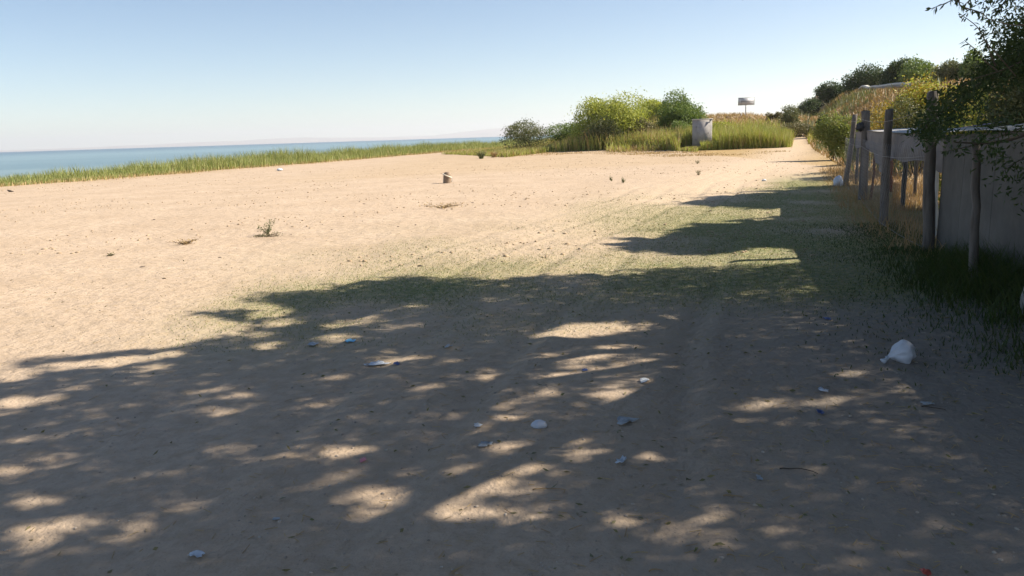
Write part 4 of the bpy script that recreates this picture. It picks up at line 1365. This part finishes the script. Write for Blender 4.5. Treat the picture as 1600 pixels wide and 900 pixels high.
# bucket on the beach
b = gp(699, 286)
sc = np.linalg.norm(b[:2]) / FPX
R_, Hh = 6.6 * sc, 17.0 * sc
bk = thing('bucket', b, 'weathered brown bucket upside down alone on the open sand, with a pale band', 'bucket')
th_ = np.linspace(0, 2 * math.pi, 25)[:-1]
prof = [(1.02, -0.02), (1.0, 0.0), (0.97, 0.35), (0.90, 0.70), (0.86, 0.74), (0.80, 0.86), (0.62, 0.96), (0.3, 1.0), (0.0, 1.01)]
V = np.array([[r * R_ * math.cos(t) + 0.08 * R_ * z, r * R_ * math.sin(t), z * Hh] for r, z in prof for t in th_]) + b
n = 24
F = np.array([[i * n + j, i * n + (j + 1) % n, (i + 1) * n + (j + 1) % n, (i + 1) * n + j] for i in range(len(prof) - 1) for j in range(n)])
mk('body', V, F, M['bucket'], bk, smooth=True)
P = np.array([[0.93 * R_ * math.cos(t) * 1.06 + 0.04 * R_, 0.93 * R_ * math.sin(t) * 1.06, Hh * (0.66 - 0.17 * math.cos(t))] for t in np.linspace(0, 2 * math.pi, 30)]) + b
V, F = tube(P, 0.022, 5)
mk('band', V, F, M['bucketlight'], bk, smooth=True)
P = np.array([[R_ * (0.9 + 0.35 * math.sin(t)), -0.3 * R_ * math.cos(t), Hh * (0.08 + 0.5 * t / 3.1)] for t in np.linspace(0, 3.1, 12)]) + b
V, F = tube(P, 0.008, 5)
mk('handle', V, F, M['wire'], bk)


# ------------------------------------------------------------------ small plants on the sand
def sprig(name, label, px, py, wpx, hpx, mat, seed, nst=6, nl=120, flat=False, leaf=0.03, cat='plant'):
    rg = np.random.default_rng(seed)
    b = gp(px, py)
    sc = b[1] / FPX
    t = thing(name, b, label, cat)
    parts, LP = [], []
    for k in range(nst):
        a = rg.uniform(0, 2 * math.pi)
        out = (0.5 if not flat else 0.95) * wpx * sc * rg.uniform(0.3, 1) * 0.55
        hh = hpx * sc * (rg.uniform(0.5, 1.0) if not flat else rg.uniform(0.15, 0.5))
        e = b + [out * math.cos(a), out * math.sin(a), hh]
        P = curve_pts([b - [0, 0, 0.01], b + (e - b) * [0.35, 0.35, 0.55] + rg.normal(size=3) * 0.01, e], 8)
        parts.append(tube(P, np.linspace(0.005, 0.002, 8), 4))
        m = nl // nst
        i = rg.integers(2, 8, m)
        LP.append(P[i] + rg.normal(size=(m, 3)) * 0.018)
    V, F = join(parts)
    mk('stems', V, F, M['twig'] if flat else mat, t)
    LP = np.concatenate(LP)
    LP[:, 2] = np.maximum(LP[:, 2], b[2] + 0.004)
    V, F = leaves(LP, leaf, leaf * 0.5, rg)
    mk('leaves', V, F, mat, t)
    return t


sprig('sand_plant', 'small green upright plant with spindly stems growing on the open sand', 418, 367, 50, 26, M['leaf_olive'], 1, 9, 220)
sprig('creeping_plant', 'dark flat mat of stems around the foot of the small green sand plant', 412, 370, 60, 8, M['leaf_brown'], 2, 16, 200, True, 0.03)
sprig('dry_plant', 'pale dry sprawling plant on the sand left of the green one', 290, 382, 56, 16, M['straw'], 3, 14, 200, True, 0.03)
sprig('dry_plant', 'small dark dead tuft on the sand at left, below the pale dry plant', 173, 400, 16, 6, M['leaf_brown'], 4, 8, 60, True, 0.03)
sprig('dry_plant', 'straw-coloured flat tuft on the sand below the bucket', 690, 325, 70, 14, M['straw'], 5, 18, 260, True, 0.04)
sprig('sand_tuft', 'left one of two small green tufts on the stony sand in mid-beach', 955, 283, 10, 7, M['leaf_olive'], 6, 7, 110, False, 0.035)
sprig('sand_tuft', 'right one of two small green tufts on the stony sand in mid-beach', 974, 286, 14, 8, M['leaf_olive'], 7, 9, 150, False, 0.035)
sprig('sand_tuft', 'straggly tuft at the sandy edge right of the two green tufts', 1092, 274, 22, 8, M['leaf_brown'], 8, 9, 130, False, 0.035)
sprig('sand_tuft', 'dark low tuft on the sand below the concrete box', 1090, 256, 20, 6, M['leaf_brown'], 9, 9, 130, False, 0.04)
# fan-shaped dry tussock near the reeds
for px, py, wpx, hpx, lb, sd, mt in [(752, 248, 12, 15, 'fan-shaped greyish tussock at the beach edge near the dark shrub', 1, 'leaf_olive'), (772, 246, 16, 12, 'pale straw tussock right of the fan-shaped one', 2, 'straw'),
                                     (660, 236, 40, 15, 'green grassy hummock at the far end of the reed belt', 3, 'reed')]:
    r_ = np.random.default_rng(sd)
    b = gp(px, py)
    sc = b[1] / FPX
    n = 900 if sd == 3 else 420
    a = r_.uniform(0, 2 * math.pi, n)
    rr_ = np.abs(r_.normal(size=n)) * wpx * sc * (0.12 if sd < 3 else 0.3)
    P = b + np.stack([rr_ * np.cos(a), rr_ * np.sin(a), np.zeros(n)], -1)
    V, F = blades(P, hpx * sc * r_.uniform(0.3, 1.0, n), 0.02, r_, 0.7, 0.4)
    tag(mk('tussock', V, F, M[mt], origin=b), lb, 'tussock')


# ------------------------------------------------------------------ litter
def lump(name, label, cat, px, py, wpx, hpx, mat, seed, flat=0.6, rough=0.25, sub=ICO3):
    b = gp(px, py)
    sc = np.linalg.norm(b - EYEV) / FPX
    r_ = np.random.default_rng(seed)
    V0, F0 = sub
    k1, k2 = r_.normal(size=(3, 3)) * 3.0, r_.normal(size=(3, 3)) * 6
    nse = np.sin(V0 @ k1).sum(1) * 0.5 + np.sin(V0 @ k2).sum(1) * 0.25
    r = 1 + rough * nse
    V = V0 * r[:, None] * np.array([wpx * sc / 2, wpx * sc / 2 * 0.75, hpx * sc / 2 * flat / 0.6])
    V = V @ np.array([[math.cos(seed), math.sin(seed) * 0.3, 0], [-math.sin(seed) * 0.3, math.cos(seed), 0], [0, 0, 1]]) if False else V
    V[:, 2] = np.maximum(V[:, 2], -hpx * sc * 0.35)
    V = V + b + [0, 0, hpx * sc * 0.33]
    return tag(mk(name, V, F0, mat, origin=b), label, cat)


def scrap(name, label, cat, px, py, wpx, dpx, mat, seed, curl=0.02, rot=0.0):
    """thin crumpled scrap lying on the ground, irregular outline"""
    b = gp(px, py)
    sc = np.linalg.norm(b - EYEV) / FPX
    r_ = np.random.default_rng(seed)
    view = max(0.12, EYE / np.linalg.norm(b - EYEV))
    lx, ly = wpx * sc / 2, dpx * sc / 2 / view
    n, m = 14, 5
    th = np.linspace(0, 2 * math.pi, n + 1)[:-1]
    out = 1 + 0.28 * r_.normal(size=n).clip(-1.4, 1.2)
    V = [[0, 0, 0]]
    for k in range(1, m + 1):
        for j in range(n):
            V.append([lx * out[j] * math.cos(th[j]) * k / m, ly * out[j] * math.sin(th[j]) * k / m, 0])
    V = np.array(V)
    V[:, 2] = curl * (0.6 + 0.8 * fbm(V[:, 0] / sc / 8, V[:, 1] / sc / 8, 1.0, seed, 3)) * (0.5 + r_.random(len(V)) * 0.5)
    c, s = math.cos(rot), math.sin(rot)
    V = V @ np.array([[c, s, 0], [-s, c, 0], [0, 0, 1]])
    V[:, 2] = np.maximum(V[:, 2], 0.002)
    T = V + b + [0, 0, 0.003]
    B = T - [0, 0, 0.0015]
    nn = len(V)
    tri = [[0, 1 + j, 1 + (j + 1) % n] for j in range(n)]
    quad = [[1 + k * n + j, 1 + (k + 1) * n + j, 1 + (k + 1) * n + (j + 1) % n, 1 + k * n + (j + 1) % n] for k in range(m - 1) for j in range(n)]
    side = [[1 + (m - 1) * n + j, 1 + (m - 1) * n + j + nn, 1 + (m - 1) * n + (j + 1) % n + nn, 1 + (m - 1) * n + (j + 1) % n] for j in range(n)]
    tri, quad, side = np.array(tri), np.array(quad), np.array(side)
    return tag(mk(name, np.concatenate([T, B]), [np.concatenate([tri, tri[:, ::-1] + nn]), np.concatenate([quad, quad[:, ::-1] + nn, side])], mat, origin=b), label, cat)


def bag():
    b = gp(1410, 565)
    sc = np.linalg.norm(b - EYEV) / FPX
    t = thing('plastic_bag', b, 'stuffed white plastic bag lying in the shade near the weeds', 'bag')
    V0, F0 = ICO4
    r = 1 - 0.07 * np.abs(np.sin(V0[:, 0] * 4 + V0[:, 1] * 5)) ** 0.5 - 0.06 * np.abs(np.sin(V0[:, 2] * 5 - V0[:, 0] * 3 + 1)) ** 0.5 + 0.05 * np.sin(V0[:, 0] * 5 + 1) + 0.05 * np.sin(V0[:, 2] * 7 + V0[:, 0] * 4) + 0.03 * np.sin(V0[:, 1] * 9 + V0[:, 2] * 6) + 0.035 * np.sin(np.arctan2(V0[:, 1], V0[:, 2]) * 13) * np.clip(0.5 - V0[:, 0], 0, 1)
    V = V0 * r[:, None] * np.array([19 * sc, 17 * sc, 18 * sc])
    pull = np.clip(-V0[:, 0] - 0.45, 0, 1)
    V[:, 0] -= pull * 8 * sc
    V[:, 1:] *= (1 - 0.75 * np.clip(pull * 1.8, 0, 1))[:, None]
    V[:, 2] -= pull * 10 * sc
    V[:, 2] = np.maximum(V[:, 2], -13.5 * sc)
    V += b + [0.0, 0, 13 * sc]
    mk('body', V, F0, M['white'], t, smooth=True)
    P = np.array([[-20, 0, -6], [-23, -1, -8], [-26, -2, -10], [-29, -2, -12]]) * sc + b + [0, 0, 13 * sc]
    V, F = tube(P, np.array([2.5, 2.0, 3.2, 5.0]) * sc, 9)
    mk('tied_neck', V, F, M['white'], t)


bag()
lump('white_lump', 'pale flattened white lump on the ground in the middle foreground', 'litter', 842, 667, 25, 12, M['white'], 3, 0.7, 0.08)
scrap('paper_scrap', 'long torn greyish plastic scrap right of the pale white lump', 'litter', 978, 660, 32, 9, M['greypaper'], 5, 0.03, 0.25)
scrap('carton_scrap', 'small light blue carton piece at the top of the shaded area', 'litter', 547, 534, 13, 5, M['lightblue'], 6, 0.02)
scrap('paper_scrap', 'grey scrap left of the light blue carton piece', 'litter', 490, 539, 14, 5, M['greypaper'], 7, 0.02)
scrap('paper_scrap', 'white crumpled wrapper in the sunny fleck below the light blue piece', 'litter', 590, 569, 34, 6, M['paper'], 8, 0.02, 0.2)
scrap('blue_scrap', 'blue bit beside the white crumpled wrapper', 'litter', 620, 570, 10, 4, M['blue'], 9, 0.02)
scrap('paper_scrap', 'small white scrap right of centre below the white bag', 'litter', 1287, 613, 11, 7, M['white'], 10, 0.03)
scrap('blue_scrap', 'small blue bottle cap like scrap below the small white scrap', 'litter', 1282, 646, 9, 5, M['blue'], 11, 0.02)
scrap('paper_scrap', 'bluish grey scrap left of the big sunny flecks', 'litter', 757, 697, 24, 5, M['greypaper'], 12, 0.02, 0.2)
scrap('pink_scrap', 'tiny pink wrapper among the sunny flecks at left', 'litter', 567, 721, 9, 6, M['pink'], 13, 0.015)
scrap('red_scrap', 'red wrapper at the very bottom edge right of centre', 'litter', 1446, 897, 9, 8, M['red'], 14, 0.015)
scrap('paper_scrap', 'curled white strip in the foreground right of the big sunny flecks', 'litter', 971, 724, 14, 8, M['paper'], 15, 0.03, -0.6)
scrap('paper_scrap', 'twisted white scrap near the bottom left', 'litter', 306, 870, 24, 7, M['paper'], 16, 0.02, -0.3)
scrap('paper_scrap', 'small pale scrap low in the left foreground', 'litter', 431, 812, 10, 5, M['greypaper'], 17, 0.015)
scrap('paper_scrap', 'small pale round scrap in the right foreground', 'litter', 1187, 748, 8, 6, M['greypaper'], 18, 0.015)
scrap('paper_scrap', 'pale chip beside the large lower sunny fleck', 'litter', 747, 667, 12, 5, M['paper'], 19, 0.02)
scrap('paper_scrap', 'pale fragment in the sunny patch above the torn plastic scrap', 'litter', 1006, 597, 16, 6, M['paper'], 20, 0.02)
scrap('paper_scrap', 'faint grey scrap in the shade, top centre of the shadow', 'litter', 700, 543, 12, 4, M['greypaper'], 21, 0.02)
scrap('blue_scrap', 'dark blue bit in the curved sunny fleck', 'litter', 914, 579, 7, 4, M['blue'], 23, 0.015)
scrap('blue_scrap', 'blue bit near the weeds in the right shade', 'litter', 1292, 499, 9, 4, M['blue'], 24, 0.02)
scrap('paper_scrap', 'flat pale scrap at the right beside a dry twig', 'litter', 1450, 631, 16, 4, M['greypaper'], 25, 0.01)
lump('white_bag', 'white bag slumped against the foot of the farthest fence post', 'bag', 1309, 291, 14, 16, M['white'], 8, 0.7, 0.10)
lump('pale_stone', 'pale flat stone far out on the beach near the reed belt', 'stone', 437, 267, 9, 5, M['paper'], 9, 0.5, 0.10, ICO2)
lump('white_stone', 'pale stone by the turf edge on the track in mid-distance', 'stone', 1194, 283, 7, 4, M['paper'], 10, 0.5, 0.10, ICO2)


def driftwood(label, pts, r, mat, name='stick', cat='stick'):
    P = np.array([gp(a, b) for a, b in pts])
    o = P[0].copy()
    P = curve_pts(P, 10)
    P[:, 2] = HZ(P[:, 0], P[:, 1]) + r * 0.8
    P[1:-1, 2] += 0.004
    V, F = tube(P, np.linspace(r, r * 0.4, 10), 6)
    return tag(mk(name, V, F, mat, origin=o), label, cat)


b = gp(16, 300)
sc = b[1] / FPX
P = curve_pts(np.array([[-4.5, 0, 3.2], [-1, 0, 1.6], [3, 0, 0.6], [6, 0, 0.3]]) * sc + b, 10)
V, F = tube(P, np.array([0.3, 0.9, 1.4, 1.7, 1.7, 1.5, 1.2, 0.8, 0.5, 0.2]) * sc, 8)
tag(mk('driftwood', V, F, M['char'], origin=b, smooth=True), 'short dark piece of driftwood on the sand at the far left edge', 'driftwood')
driftwood('thin dark twig lying on the ground in the right foreground', [(1218, 733), (1234, 735), (1250, 733), (1278, 741)], 0.004, M['twig'])
driftwood('pale thin straw stick right of the dark twig', [(1370, 756), (1386, 755), (1400, 754)], 0.003, M['straw'])
driftwood('pale straw stick below the sunny fleck at the centre', [(832, 766), (850, 765), (884, 766)], 0.003, M['straw'])
driftwood('grey stick in the right foreground shade', [(1130, 775), (1146, 776), (1161, 778)], 0.003, M['straw'])
driftwood('bent pale twig near the bottom centre', [(1014, 894), (1022, 891), (1036, 893)], 0.003, M['straw'])
driftwood('forked dark stick below the pale roofed scrap at right', [(1440, 636), (1458, 639), (1478, 642)], 0.005, M['twig'])
driftwood('white curved twig beside the bottom edge right of the brown flecks', [(1136, 868), (1146, 869), (1149, 878)], 0.003, M['straw'])

# ------------------------------------------------------------------ the air over the lake
m = bpy.data.materials.new('lake_haze')
m.use_nodes = True
nt = m.node_tree
nt.nodes.remove(nt.nodes['Principled BSDF'])
pv = nt.nodes.new('ShaderNodeVolumePrincipled')
pv.inputs['Color'].default_value = (0.88, 0.87, 0.88, 1)
pv.inputs['Density'].default_value = HAZE
pv.inputs['Anisotropy'].default_value = 0.2
nt.links.new(pv.outputs[0], nt.nodes['Material Output'].inputs['Volume'])
Lh = 17500.0
V, F = box((0, 0, -4.5), (2 * Lh, 2 * Lh, 264.5))
hz = mk('haze', V, F, m)
tag(hz, kind='stuff')
